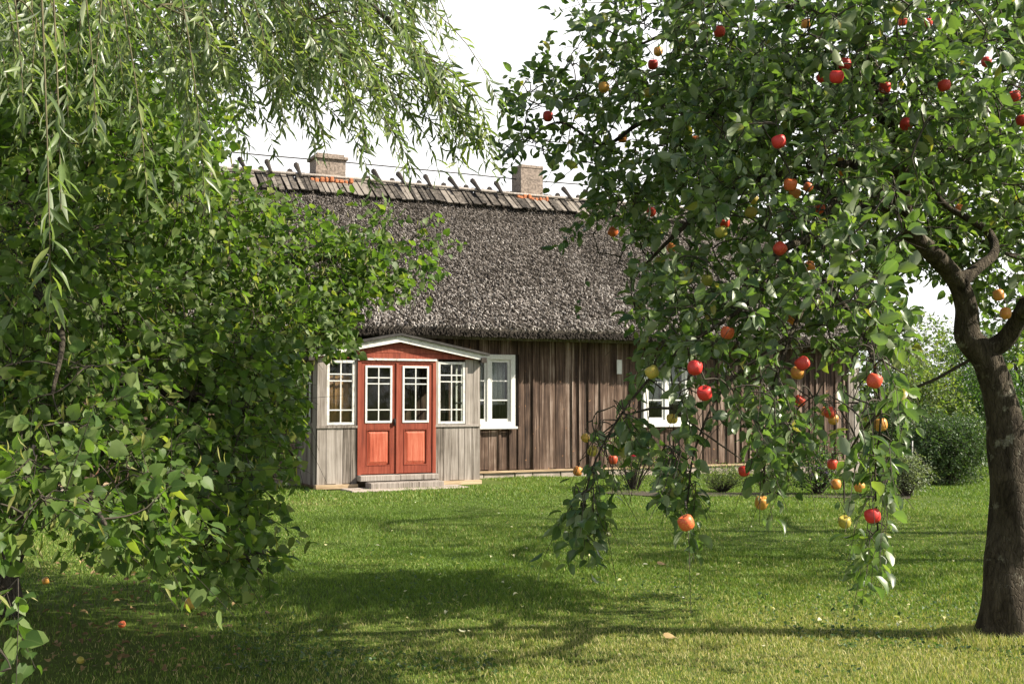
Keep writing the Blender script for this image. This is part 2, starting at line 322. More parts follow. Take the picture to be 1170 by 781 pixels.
def grass_band(y0, y1, dens, h, wd):
    half = lambda y: y * .47 + .6
    A = (half(y0) + half(y1)) * (y1 - y0); n = int(A * dens * 1.25)
    y = rng.uniform(y0, y1, n); x = rng.uniform(-1, 1, n) * half(y1); k = np.abs(x) < half(y); x, y = x[k], y[k]
    u, w_ = house_uw(x, y); keep = ~((u > -8.6) & (u < 8.45) & (w_ > -.08)) & ~((u > -4.15) & (u < -.72) & (w_ > -1.75))
    dl = np.hypot(x + 3.4, (y - 7.4) * .8); thin = np.clip((dl - .8) / 2.2, .22, 1)     # sparse under the linden
    keep &= rng.random(len(x)) < thin * (.75 + .25 * wnoise(x, y, 5, 3))
    x, y, dl = x[keep], y[keep], dl[keep]; n = len(x)
    u, w_ = house_uw(x, y); nearwall = np.clip(1 - np.abs(w_ + .25) / .5, 0, 1) * (np.abs(u) < 8.6)
    da = np.hypot(x - APPLE_BASE[0], y - APPLE_BASE[1]); tuft = np.clip(1 - np.abs(da - .22) / .25, 0, 1)
    H = h * rng.uniform(.55, 1.3, n) * (1 + .45 * wnoise(x, y, 2.2, 5)) * (1 + .2 * nearwall + 2.6 * tuft); H = np.clip(H, .01, .3)
    W = wd * rng.uniform(.7, 1.3, n); a = rng.uniform(0, 6.283, n); lean = rng.uniform(.1, .9, n) * H; la = rng.uniform(0, 6.283, n)
    z = ground_z(x, y) - .004
    dry = np.clip(.36 + .46 * wnoise(x, y, .55, 9) + .22 * wnoise(x, y, 2.5, 10), 0, 1) * np.clip(1.7 - (y - 6) / 9, .25, 1.35) + 1.1 * np.exp(-((x - 2.3) / 1.3) ** 2 - ((y - 7.0) / .9) ** 2) + .7 * np.exp(-((x + .9) / 1.1) ** 2 - ((y - 7.3) / .8) ** 2)
    var = np.clip(rng.normal(.30, .14, n) + (rng.random(n) < dry * .55) * rng.uniform(.25, .55, n) + .10 * wnoise(x, y, .9, 12), 0, 1)
    ca_, sa_ = np.cos(a) * W / 2, np.sin(a) * W / 2; lx, ly = np.cos(la) * lean, np.sin(la) * lean
    B0 = np.stack([x - ca_, y - sa_, z], -1); B1 = np.stack([x + ca_, y + sa_, z], -1)
    M0 = np.stack([x - ca_ * .8 + lx * .3, y - sa_ * .8 + ly * .3, z + H * .55], -1); M1 = np.stack([x + ca_ * .8 + lx * .3, y + sa_ * .8 + ly * .3, z + H * .55], -1)
    T = np.stack([x + lx, y + ly, z + H * .98], -1)
    if y0 > 11: return np.stack([B0, B1, T], 1).reshape(-1, 3), np.repeat(var, 3)
    return np.stack([B0, B1, M1, M0, T], 1).reshape(-1, 3), np.repeat(var, 5)
GV, GA, GF, GS, gn = [], [], [], [], 0
for b_ in ((5.2, 8.2, 7400, .030, .0050), (8.2, 11.5, 5200, .031, .007), (11.5, 16, 2700, .033, .010), (16, 24, 1100, .036, .016), (24, 42, 180, .05, .04)):
    v, a = grass_band(*b_); k_ = 3 if b_[0] > 11 else 5; nb = len(v) // k_
    GF.append((gn + (np.arange(nb) * k_)[:, None] + np.array([0, 1, 2] if k_ == 3 else [0, 1, 2, 3, 3, 2, 4])[None]).ravel()); GS.append(np.tile([3] if k_ == 3 else [4, 3], nb))
    GV.append(v); GA.append(a); gn += len(v)
GV, GA, GF, GS = map(np.concatenate, (GV, GA, GF, GS))
tag(new_mesh('lawn_grass', GV, GF, GS, M['grass'], attrs={'var': GA}), 'mown green lawn grass with dry straw patches before the house', 'grass', kind='stuff')

# ------------------------------------------------------------------ house
house = empty('thatched_house', tuple(HO), HA)
tag(house, 'long weathered brown wooden house with grey thatched roof and red porch doors', 'house')
def hp(px, py, w_):
    """pixel on the vertical plane at local depth w_ -> (u, z)"""
    r = ray(px, py); a_u, a_w = r[0] * ca + r[1] * sa, -r[0] * sa + r[1] * ca
    o_u, o_w = house_uw(0, 0); k = (w_ - o_w) / a_w; return o_u + a_u * k, EYE + r[2] * k
hu = lambda px, w_: hp(px, 456, w_)[0]
hzz = lambda px, py, w_: hp(px, py, w_)[1]
WP = -1.25                                   # porch front plane
UL, UR = -8.4, hu(977, 0)
EAVE_W = -.62; Z_EAVE = hzz(740, 390, EAVE_W); RW = 4.1; Z_RIDGE = hzz(585, 224, RW)
print('eave', Z_EAVE, 'ridge', Z_RIDGE, 'UR', UR)
part = lambda mb, name, mat, par=house, **k: mb.build(name, M[mat], par, **k)
# wall core and rear walls
ZT = Z_EAVE + .25
W1 = (hu(587, 0) - 1.12, hu(587, 0), hzz(567, 487, 0), hzz(567, 405, 0))      # window beside the porch (u0,u1,z0,z1)
W2 = (hu(733, 0), hu(733, 0) + 1.12, W1[2], W1[3])
wins = [W1, W2]
fu0, fu1 = hu(362, WP), hu(548, WP)                                # porch sides
pd0, pd1 = (hu(453, WP) - .55, hu(453, WP) + .55)                  # inner doorway
def wall_with_holes(x0, x1, y0, y1, z0, z1, holes):
    mb = MB(); cur = x0
    for (a, b, c, d) in sorted(holes):
        mb.box(cur, a, y0, y1, z0, z1)
        if c > z0: mb.box(a, b, y0, y1, z0, c)
        mb.box(a, b, y0, y1, d, z1); cur = b
    mb.box(cur, x1, y0, y1, z0, z1); return mb
ZB = hzz(585, 537, 0)                                              # plank ledge top
wall = part(wall_with_holes(UL, UR, .03, .15, -.2, ZT, [(a + .05, b - .05, c + .05, d - .05) for a, b, c, d in wins]), 'wall', 'dark_wood')
part(MB().box(UL, UR, 8.05, 8.2, -.3, ZT), 'rear_wall', 'wall_wood')
for u in (UL, UR - .15):
    o = part(MB().prism([(.152, -.3), (8.048, -.3), (8.048, ZT), (4.1, Z_RIDGE - .35), (.152, ZT)], 0, .15), 'gable_wall', 'wall_wood')
    o.rotation_euler = (0, 0, math.pi / 2); o.location = (u + .15, 0, 0)
part(MB().box(UL + .16, UR - .16, .16, 8.04, -.25, -.02), 'floor', 'interior')
part(MB().box(UL + .16, UR - .16, .16, 8.04, 2.42, 2.5), 'ceiling', 'interior')
# boards, each its own piece
def boards(par, u0, u1, z0, z1, wf, mat='wall_wood', wid=(.13, .24), th=.028, holes=(), jitter=.012, gap=.006, zj=.015):
    u = u0
    while u < u1 - .03:
        bw = random.uniform(*wid); e = min(u + bw, u1)
        if u1 - e < .06: e = u1
        segs = [(z0, z1)]
        for (a, b, c, d) in holes:
            if e > a + .02 and u < b - .02:
                segs = [s for (p, q_) in segs for s in ((p, min(q_, c)), (max(p, d), q_)) if s[1] - s[0] > .05]
        pr = random.uniform(0, jitter)
        for (p, q_) in segs:
            lo = p + (random.uniform(-zj, zj) if p == z0 else 0)
            r1, r2 = random.uniform(-.003, .003), random.uniform(-.003, .003)
            a0, a1 = u + gap + r1, e - gap + r1; b0, b1 = u + gap + r2, e - gap + r2
            y0 = wf - th - pr
            MB().hexa([(a0, y0, lo), (a1, y0, lo), (a1, wf, lo), (a0, wf, lo), (b0, y0, q_), (b1, y0, q_), (b1, wf, q_), (b0, wf, q_)]).build('board', M[mat], par)
        if random.random() < .55 and mat == 'wall_wood':      # cover strip over the joint
            for (p, q_) in segs:
                s0 = e - .022 - random.uniform(0, .008); s1 = e + .022
                if any(s1 > a - .01 and s0 < b + .01 and not (q_ <= c + .01 or p >= d - .01) for a, b, c, d in holes): continue
                MB().box(s0, min(s1, u1 + .02), wf - th - .034, wf - th - jitter - .001, p + .01, q_).build('cover_strip', M[mat], par)
        u = e
boards(wall, UL + .02, UR - .02, ZB + .012, ZT - .1, .03, holes=wins)
part(MB().box(UR - .09, UR + .05, -.075, .06, -.3, ZT), 'corner_post', 'grey_wood', bevel=.006)
part(MB().box(UR - .24, UR - .095, -.062, .028, ZB, ZT), 'corner_board', 'grey_wood')
part(MB().box(UL - .02, UR - .095, -.085, .029, ZB - .035, ZB), 'plank_ledge', 'tan_wood')
# foundation stones
fs = empty('foundation', parent=house); u = UL
while u < UR - .1:
    e = min(u + random.uniform(.35, .8), UR - .1)
    MB().box(u + .006, e - .006, -.045 - random.uniform(0, .02), .028, -.35, ZB - .038).build('stone', M['stone'], fs, bevel=.012); u = e
# eave beam and rafter ends
part(MB().box(UL, UR, EAVE_W + .38, EAVE_W + .50, Z_EAVE - .02, Z_EAVE + .1), 'eave_beam', 'grey_wood')
for i in range(22):
    u = UL + .3 + i * (UR - UL - .6) / 21
    part(MB().box(u - .05, u + .05, EAVE_W + .25, .029, Z_EAVE + .101, Z_EAVE + .19), 'rafter_end', 'grey_wood')
# plaque
pu = hu(707, -.06); part(MB().box(pu - .055, pu + .055, -.095, -.072, hzz(707, 427, -.08), hzz(707, 411, -.08)), 'wall_plaque', 'white')
# windows of the long wall: two casements of three panes
for (a, b, c, d) in wins:
    wn = empty('window', ((a + b) / 2, 0, c), parent=house); mid = 0; hw = (b - a) / 2; H = d - c
    f = MB(); cw = .095
    f.box(-hw, -hw + cw, -.075, .02, 0, H).box(hw - cw, hw, -.075, .02, 0, H).box(-hw + cw, hw - cw, -.075, .02, H - cw, H).box(-hw + cw, hw - cw, -.075, .02, 0, cw)
    f.build('casing', M['white'], wn, bevel=.004)
    MB().box(-hw - .03, hw + .03, -.12, -.076, -.045, .0).build('sill', M['white'], wn, bevel=.004)
    MB().box(-.03, .03, -.06, .02, cw, H - cw).build('mullion', M['white'], wn)
    for s in (-1, 1):
        x0, x1 = (s * .031, s * (hw - cw - .002)); x0, x1 = min(x0, x1), max(x0, x1); z0, z1 = cw + .002, H - cw - .002; t = .05
        sh = MB().box(x0, x0 + t, -.035, .0, z0, z1).box(x1 - t, x1, -.035, 0, z0, z1).box(x0 + t, x1 - t, -.035, 0, z0, z0 + t).box(x0 + t, x1 - t, -.035, 0, z1 - t, z1)
        sh.build('sash', M['white'], wn)
        ph = (z1 - z0 - 2 * t - 2 * .024) / 3
        for k in range(3):
            zz = z0 + t + k * (ph + .024)
            MB().box(x0 + t - .004, x1 - t + .004, -.02, -.016, zz - .004, zz + ph + .004).build('pane', M['glass'], wn)
            if k: MB().box(x0 + t, x1 - t, -.032, -.004, zz - .024, zz).build('muntin', M['white'], wn)
        # net curtain, wavy
        n = 60; xx = np.linspace(x0, x1, n); yy = .20 + .02 * np.sin(xx * 60) + .01 * np.sin(xx * 23); zl = z0 + H * .26 * (1 if s < 0 else .9)
        V = np.concatenate([np.stack([xx, yy, np.full(n, zl)], -1), np.stack([xx, yy, np.full(n, z1 + .05)], -1)])
        qq = np.stack([np.arange(n - 1), np.arange(1, n), np.arange(1, n) + n, np.arange(n - 1) + n], -1)
        co = new_mesh('curtain', V, qq.ravel(), np.full(n - 1, 4), M['curtain_white'], wn, True); co.modifiers.new('thickness', 'SOLIDIFY').thickness = .003
# ---- thatched roof
def roof_pt(u, s, front=True):
    """s 0 at the eave edge, 1 at the ridge; slight sag"""
    w_ = EAVE_W + (RW - EAVE_W) * s; z = Z_EAVE + .15 + (Z_RIDGE - Z_EAVE - .15) * s - .10 * np.sin(np.pi * np.clip(s, 0, 1)) + .03 * np.sin(u * 1.1) * np.sin(s * 5 + u * .4)
    if not front: w_ = 2 * RW - w_
    return w_, z
RU0, RU1 = UL - .45, UR + .45
for front in (True, False):
    us = np.linspace(RU0, RU1, 40); ss = np.linspace(0, 1, 14); U_, S_ = np.meshgrid(us, ss); w_, z_ = roof_pt(U_, S_, front)
    top = np.stack([U_, w_, z_], -1).reshape(-1, 3)
    wb = w_ + (.10 if front else -.10) * (1 - S_ * .3); zb = z_ - .15 - .12 * S_
    bot = np.stack([U_, wb, zb], -1).reshape(-1, 3); n = len(top); id_ = np.arange(n).reshape(len(ss), len(us))
    q1 = np.stack([id_[:-1, :-1], id_[:-1, 1:], id_[1:, 1:], id_[1:, :-1]], -1).reshape(-1, 4); q2 = q1[:, ::-1] + n
    rim = np.concatenate([id_[0, :], id_[1:, -1], id_[-1, -2::-1], id_[-2:0:-1, 0]]); r2 = np.roll(rim, -1); q3 = np.stack([rim, rim + n, r2 + n, r2], -1)
    Q = np.concatenate([q1, q2, q3]); core = new_mesh('thatch_layer', np.concatenate([top, bot]), Q.ravel(), np.full(len(Q), 4), M['thatch_core'], house, True)
# reed ends: tilted slivers over the front slope and the cut eave
def reeds(n, s_rng, eave=False):
    u = rng.uniform(RU0, RU1, n); s = rng.uniform(*s_rng, n)
    w_, z = roof_pt(u, s); e = 1e-3; w2, z2 = roof_pt(u, s + e); t = np.stack([np.zeros(n), (w2 - w_), (z2 - z)], -1); t /= np.linalg.norm(t, axis=1, keepdims=True)
    nr = np.cross(np.array([1., 0, 0])[None], t); nr = np.where(nr[:, 2:3] < 0, -nr, nr)
    P = np.stack([u, w_, z], -1); side = np.tile([1., 0, 0], (n, 1)) + rng.normal(0, .12, (n, 1)) * t
    low = 1 - s; L = rng.uniform(.06, .12, n) * (1 + .25 * low); Wd = rng.uniform(.009, .020, n) * (1 + .25 * low); lift = rng.uniform(.006, .055, n) * (.8 + .5 * low)
    lat = rng.normal(0, .02, n)
    if eave:
        P[:, 1] += rng.uniform(0, .10, n); P[:, 2] -= rng.uniform(.04, .13, n); lift = rng.uniform(0, .03, n); t = np.tile([0, .45, .9], (n, 1)); nr = np.tile([0, -.9, .45], (n, 1))
    top = P + t * L[:, None] - nr * .01; bot = P - t * L[:, None] * .35 + nr * lift[:, None] + lat[:, None] * np.array([1., 0, 0])
    v = np.stack([bot - side * Wd[:, None] * .5, bot + side * Wd[:, None] * .5, top + side * Wd[:, None] * .4, top - side * Wd[:, None] * .4, bot - nr * lift[:, None] * .8 - t * .012], 1)
    patch = .09 * wnoise(u, s * 6, 1.6, 21) + .07 * wnoise(u * 3, s * 2.5, 1.6, 22)
    val = np.clip(rng.beta(.75, 1.0, n) * (.8 + .34 * low) + patch - .02, 0, 1)
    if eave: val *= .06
    return v.reshape(-1, 3), np.repeat(val, 5)
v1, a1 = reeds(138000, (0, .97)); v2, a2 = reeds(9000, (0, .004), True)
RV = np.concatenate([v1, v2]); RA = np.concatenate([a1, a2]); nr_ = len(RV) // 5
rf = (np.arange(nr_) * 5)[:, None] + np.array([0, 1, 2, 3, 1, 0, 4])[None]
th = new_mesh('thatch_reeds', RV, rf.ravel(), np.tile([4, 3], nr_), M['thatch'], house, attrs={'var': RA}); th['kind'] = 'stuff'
# ---- ridge: short boards on both slopes, riders, poles
slope = np.array([0, RW - EAVE_W, Z_RIDGE - Z_EAVE - .15]); slope /= np.linalg.norm(slope); sn = np.array([0, -slope[2], slope[1]])
ridge = empty('ridge_cover', parent=house)
apex = np.array([0, RW, Z_RIDGE + .06])
u = RU0 + .1; k = 0
while u < RU1 - .1:
    bw = random.uniform(.085, .15); L = random.uniform(.76, .86); off = random.uniform(0, .035)
    for sg in (1, -1):
        d = slope * np.array([0, sg, 1]); n_ = sn * np.array([0, sg, 1]); p0 = apex + n_ * (.03 + off) - np.array([0, 0, .01]); p1 = p0 - d * L
        x0, x1 = u + .011, u + bw - .011; sh = random.uniform(-.03, .03)
        c = [p1 + [x0 + sh, 0, 0], p1 + [x1 + sh, 0, 0], p0 + [x1, 0, 0], p0 + [x0, 0, 0]]
        MB().hexa([x - n_ * .012 for x in c] + [x + n_ * .012 for x in c]).build('ridge_board', M['ridge_wood'], ridge)
    u += bw; k += 1
def pole(pts, r, name, mat, par): 
    P = spline(np.array(pts, float), 6); return MB().tube(P, np.full(len(P), r), 7).build(name, M[mat], par, smooth=True)
for sg, L, r in ((1, .22, .032), (-1, .12, .028)):
    d = slope * np.array([0, sg, 1]); n_ = sn * np.array([0, sg, 1]); p = apex + n_ * .115 - d * L
    pole([p + [x, 0, .012 * math.sin(x * 2.1)] for x in np.linspace(RU0 + .15, RU1 - .15, 9)], r, 'ridge_pole', 'grey_wood', ridge)
pole([apex + [x, 0, .36 + .012 * math.sin(x * 1.7)] for x in np.linspace(RU0 + .2, RU1 - .2, 9)], .014, 'ridge_wire', 'dark_wood', ridge)
CH1 = ((hu(355, RW), hu(389, RW)), hzz(370, 179, RW)); CH2 = ((hu(590, RW), hu(615, RW)), hzz(601, 190, RW))
uu = hu(564, RW)
step_u = hu(564, RW) - hu(537, RW)
i0 = int((uu - RU0) / step_u); riders = [uu + step_u * (i - i0) for i in range(0, int((RU1 - RU0) / step_u) + 1)]
for u in riders:
    if u < RU0 + .1 or u > RU1 - .1 or any(c[0][0] - .12 < u < c[0][1] + .12 for c in (CH1, CH2)): continue
    j = random.uniform(-.05, .05)
    for sg in (1, -1):
        d = slope * np.array([0, sg, 1]); n_ = sn * np.array([0, sg, 1]); ux = u + j + sg * .045
        a_ = apex + n_ * .17 + d * (random.uniform(.12, .18) if sg > 0 else -.05) + [ux, 0, 0]; b_ = apex + n_ * .17 - d * random.uniform(.34, .5) + [ux + random.uniform(-.06, .06), 0, 0]
        MB().tube([b_, (a_ + b_) / 2, a_ - (a_ - b_) * .02, a_], [.03, .042, .062, .06], 6).build('ridge_rider', M['dark_wood'], ridge, smooth=False)
# ---- chimneys
for ci, (cu, zt) in enumerate((CH1, CH2)):
    ch = empty('chimney', (sum(cu) / 2, RW, 0), parent=house); hw = (cu[1] - cu[0]) / 2; dp = .25
    z0 = Z_RIDGE - .5
    s = MB(); nz = 9
    for i in range(nz):
        za, zb_ = z0 + (zt - .10 - z0) * i / nz, z0 + (zt - .10 - z0) * (i + 1) / nz; r = random.uniform(-.003, .003)
        s.box(-hw + r, hw + r, -dp + r, dp + r, za, zb_)
    s.build('stack', M['plaster'], ch)
    if ci == 0: MB().box(-hw - .05, hw + .05, -dp - .05, dp + .05, zt - .099, zt - .03).build('cap', M['plaster'], ch, bevel=.01); MB().box(-hw + .02, hw - .02, -dp + .02, dp - .02, zt - .029, zt + .03).build('cap', M['plaster'], ch, bevel=.012)
    else: MB().box(-hw - .015, hw + .015, -dp - .015, dp + .015, zt - .099, zt - .02).build('cap', M['plaster'], ch, bevel=.015)
    for i in range(9):    # mortar and brick collar at the foot
        xx = -hw - .10 + (2 * hw + .2) * i / 8; zc = Z_RIDGE - .04 + random.uniform(-.03, .03)
        MB().box(xx - random.uniform(.03, .06), xx + random.uniform(.03, .06), -dp - random.uniform(.05, .09), -dp - .012, zc - .08, zc + random.uniform(-.02, .05)).build('collar_brick', M['orange_brick'], ch, bevel=.02)
# ---- porch
porch = empty('porch', parent=house)
du0, duc, du1 = hu(409, WP), hu(453, WP), hu(496, WP)
zbase = hzz(453, 549, WP); zs = hzz(453, 488, WP); zl = hzz(453, 412, WP); zdoor = hzz(453, 541, WP)
za = hzz(458, 383, WP - .2)
zbase = min(zbase, 0.06)
print('porch', fu0, fu1, du0, du1, 'z', zbase, zdoor, zs, zl, za)
bp = lambda mb, name, mat, **k: mb.build(name, M[mat], porch, **k)
# lower boards of the front
boards(porch, fu0, du0 - .02, zbase + .02, zs, WP, 'grey_wood', (.11, .17), .024, jitter=.006, gap=.004)
boards(porch, du1 + .02, fu1, zbase + .02, zs, WP, 'grey_wood', (.11, .17), .024, jitter=.006, gap=.004)
# upper posts and boards around the front windows
pwL = (hu(373, WP), hu(405, WP)); pwR = (hu(500, WP), hu(531, WP)); pz0, pz1 = zs + .05, zl - .005
bp(MB().box(fu0, pwL[0] - .003, WP - .03, WP + .05, zs + .041, zl + .06), 'post', 'grey_wood')
bp(MB().box(pwL[1] + .003, du0 - .022, WP - .028, WP + .05, zs + .041, zl + .06), 'post', 'grey_wood')
bp(MB().box(du1 + .022, pwR[0] - .003, WP - .028, WP + .05, zs + .041, zl + .06), 'post', 'grey_wood')
boards(porch, pwR[1] + .003, fu1, zs + .041, zl + .06, WP + .005, 'grey_wood', (.12, .17), .03, jitter=.004, gap=.003)
for a, b in ((fu0, du0 - .02), (du1 + .02, fu1)):
    bp(MB().box(a - .01, b, WP - .05, WP + .05, zs + .002, zs + .04), 'rail', 'grey_wood')
    bp(MB().box(a, b, WP + .002, WP + .04, zbase + .03, zs), 'backing', 'dark_wood')
    bp(MB().box(a - .03, b, WP - .10, WP + .05, zbase - .05, zbase + .018), 'base_plank', 'tan_wood')
bp(MB().box(fu0, fu1, WP + .002, WP + .06, zl + .061, zl + .12), 'top_beam', 'grey_wood')
def sash_grid(par, x0, x1, z0, z1, y, th=.04, t=.045, mun=.020, rows=(.19, .10, .50, .21), mat='white_worn'):
    """sash with two columns and four rows of panes, panes listed from the top"""
    MB().box(x0, x0 + t, y, y + th, z0, z1).box(x1 - t, x1, y, y + th, z0, z1).box(x0 + t, x1 - t, y, y + th, z0, z0 + t).box(x0 + t, x1 - t, y, y + th, z1 - t, z1).build('sash', M[mat], par, bevel=.003)
    xm = (x0 + x1) / 2; MB().box(xm - mun / 2, xm + mun / 2, y + .005, y + th - .006, z0 + t, z1 - t).build('muntin', M[mat], par)
    av = z1 - z0 - 2 * t - mun * (len(rows) - 1); z = z1 - t
    for i, r in enumerate(rows):
        zb_ = z - av * r
        for a, b in ((x0 + t, xm - mun / 2), (xm + mun / 2, x1 - t)):
            MB().box(a - .003, b + .003, y + th * .5, y + th * .5 + .004, zb_ - .003, z + .003).build('pane', M['glass'], par)
            if i < len(rows) - 1: MB().box(a, b, y + .007, y + th - .008, zb_ - mun, zb_).build('muntin', M[mat], par)
        z = zb_ - mun
for a, b in (pwL, pwR):
    wn = empty('porch_window', parent=house); sash_grid(wn, a, b, pz0, pz1, WP - .02)
    if (a, b) == pwL:
        n = 50; xx = np.linspace(a - .02, b + .02, n); yy = WP + .065 + .01 * np.sin(xx * 45)
        V = np.concatenate([np.stack([xx, yy, np.full(n, pz0 + .02)], -1), np.stack([xx, yy, np.full(n, pz1 - .26)], -1)])
        qq = np.stack([np.arange(n - 1), np.arange(1, n), np.arange(1, n) + n, np.arange(n - 1) + n], -1)
        co = new_mesh('curtain', V, qq.ravel(), np.full(n - 1, 4), M['curtain_brown'], wn, True); co.modifiers.new('thickness', 'SOLIDIFY').thickness = .004
# door frame, doors
bp(MB().box(du0 - .018, du0 + .045, WP - .05, WP + .06, zdoor, zl).box(du1 - .045, du1 + .018, WP - .05, WP + .06, zdoor, zl).box(du0 + .045, du1 - .045, WP - .05, WP + .06, zl - .04, zl), 'door_frame', 'red')
bp(MB().box(du0 - .02, du1 + .02, WP - .075, WP + .05, zl + .002, zl + .035), 'lintel', 'white_worn')
for side, (a, b) in enumerate(((du0 + .047, duc - .002), (duc + .002, du1 - .047))):
    dr = empty('door', parent=house); y = WP - .035; z0, z1 = zdoor + .01, zl - .043; st = .105; zr = zs + .10
    if side == 0: sx0, sx1 = a + .095, b - .12
    else: sx0, sx1 = a + .12, b - .095
    lf = MB().box(a, sx0, y, y + .045, z0, z1).box(sx1, b, y, y + .045, z0, z1).box(sx0, sx1, y, y + .045, z0, z0 + .14).box(sx0, sx1, y, y + .045, z1 - .07, z1).box(sx0, sx1, y, y + .045, zr - .13, zr)
    lf.build('leaf_frame', M['red'], dr, bevel=.004)
    pz, pt = z0 + .14, zr - .13
    m4 = MB()                                         # bevelled raised panel
    o_ = [(sx0, pz), (sx1, pz), (sx1, pt), (sx0, pt)]; inn = [(sx0 + .07, pz + .07), (sx1 - .07, pz + .07), (sx1 - .07, pt - .07), (sx0 + .07, pt - .07)]
    V = [(p[0], y + .03, p[1]) for p in o_] + [(p[0], y + .004, p[1]) for p in inn]
    m4.add(V, [4, 5, 6, 7, 0, 1, 5, 4, 1, 2, 6, 5, 2, 3, 7, 6, 3, 0, 4, 7, 3, 2, 1, 0], [4] * 6).build('panel', M['red_panel'], dr)
    t = .014; MB().box(sx0 + .001, sx0 + t, y - .006, y + .028, pz, pt).box(sx1 - t, sx1 - .001, y - .006, y + .028, pz, pt).box(sx0 + t, sx1 - t, y - .006, y + .028, pz + .001, pz + t).box(sx0 + t, sx1 - t, y - .006, y + .028, pt - t, pt - .001).build('moulding', M['red'], dr)
    sash_grid(dr, sx0 - .028, sx1 + .028, zr - .02, z1 - .045, y - .012, .032, .036, .018, mat='white')
    if side == 0:
        MB().tube([(b - .05, y - .035, z0 + .93), (b - .05, y - .045, z0 + .88), (b - .05, y - .035, z0 + .83)], [.008, .01, .008], 6).box(b - .062, b - .038, y - .030, y - .001, z0 + .82, z0 + .94).build('handle', M['iron'], dr)
bp(MB().box(duc - .022, duc + .022, WP - .055, WP - .036, zdoor + .012, zl - .045), 'meeting_strip', 'red')
# steps: threshold and two grey planks
bp(MB().box(du0 - .02, duc - .004, WP - .22, WP + .05, zdoor - .10, zdoor - .004), 'threshold', 'grey_wood', bevel=.008)
bp(MB().box(duc + .004, du1 + .02, WP - .20, WP + .05, zdoor - .10, zdoor - .006), 'threshold', 'grey_wood', bevel=.008)
bp(MB().box(du0 + .06, du1 - .02, WP - .52, WP - .225, -.06, zdoor - .11), 'step', 'grey_wood', bevel=.01)
bp(MB().box(du0 - .35, du1 + .35, WP - .78, WP - .16, -.10, .022), 'paving_slab', 'stone', bevel=.012)
# gable: red tympanum, white barge boards, thin roof
umid = hu(457, WP - .12)
half = (fu1 - fu0) / 2; e_out = hu(555, WP - .12) - umid; z_ap = hzz(457, 383.5, WP - .12); z_en = hzz(555, 406, WP - .12)
sl_ = (z_ap - z_en) / e_out; zt_at = lambda du: z_ap - abs(du) * sl_
tb = empty('gable_panel', parent=porch) if False else None
n_pl = 4                                                      # horizontal red boards in the gable
zz0, zz1 = zl + .036, zt_at(0) - .01
for i in range(n_pl):
    a_, b_ = zz0 + (zz1 - zz0) * i / n_pl + .003, zz0 + (zz1 - zz0) * (i + 1) / n_pl - .003
    ha, hb = min(half, (zt_at(0) - a_) / sl_), min(half, (zt_at(0) - b_) / sl_)
    bp(MB().prism([(umid - ha, a_), (umid + ha, a_), (umid + hb, b_), (umid - hb, b_)], WP - .035 - .004 * (i % 2), WP), 'gable_board', 'red')
for s in (-1, 1):
    e = e_out
    P = [(umid, zt_at(0)), (umid + s * e, zt_at(e)), (umid + s * e, zt_at(e) - .10), (umid, zt_at(0) - .105)]
    if s > 0: P = P[::-1]
    bp(MB().prism(P, WP - .13, WP - .10), 'barge_board', 'white_worn')
    P = [(umid, zt_at(0) + .045), (umid + s * (e + .05), zt_at(e + .05) + .045), (umid + s * (e + .05), zt_at(e + .05) + .004), (umid, zt_at(0) + .004)]
    if s > 0: P = P[::-1]
    bp(MB().prism(P, WP - .18, -.05), 'porch_roof', 'roof_felt')
    bp(MB().box(umid + s * (e - .05) - .05, umid + s * (e - .05) + .05, WP - .165, -.08, zt_at(e) - .13, zt_at(e) - .04), 'purlin', 'dark_wood')
# porch side walls with windows, floor
for s, u in ((-1, fu0), (1, fu1)):
    sd = empty('porch_side', parent=house); x0, x1 = (u, u + .05) if s < 0 else (u - .05, u)
    wa, wb_ = WP + .25, -.25
    ub = WP + .052
    while ub < -.06:
        e = min(ub + random.uniform(.12, .17), -.055)
        MB().box(x0, x1, ub + .003, e - .003, zbase, zs).build('board', M['grey_wood'], sd); ub = e
    MB().box(x0, x1, WP + .052, wa, zs + .001, zl + .06).box(x0, x1, wb_, -.055, zs + .001, zl + .06).box(x0, x1, wa, wb_, zs + .001, zs + .08).box(x0, x1, wa, wb_, zl - .05, zl + .06).build('side_frame', M['grey_wood'], sd)
    xc = (x0 + x1) / 2; zf0, zf1 = zs + .08, zl - .05
    fr = MB()
    for yy in np.linspace(wa, wb_, 4): fr.box(xc - .015, xc + .015, max(wa, yy - .015), min(wb_, yy + .015), zf0, zf1)
    fr.build('muntin', M['white'], sd)
    yv = np.linspace(wa, wb_, 4); zv = np.linspace(zf0, zf1, 4)
    for i in range(3):
        for zq in zv[1:3]: MB().box(xc - .012, xc + .012, yv[i] + .016, yv[i + 1] - .016, zq - .01, zq + .01).build('muntin', M['white'], sd)
        for kz in range(3): MB().box(xc - .002, xc + .002, yv[i] + .014, yv[i + 1] - .014, zv[kz] + .008, zv[kz + 1] - .008).build('pane', M['glass'], sd)
bp(MB().box(fu0 + .06, fu1 - .06, WP + .07, -.07, -.05, zdoor - .02), 'porch_floor', 'interior')
bp(MB().box(duc - .45, duc + .45, -.066, -.05, zdoor, zl - .05), 'inner_door', 'interior')
# bench standing inside the porch behind the glass
print('house done')

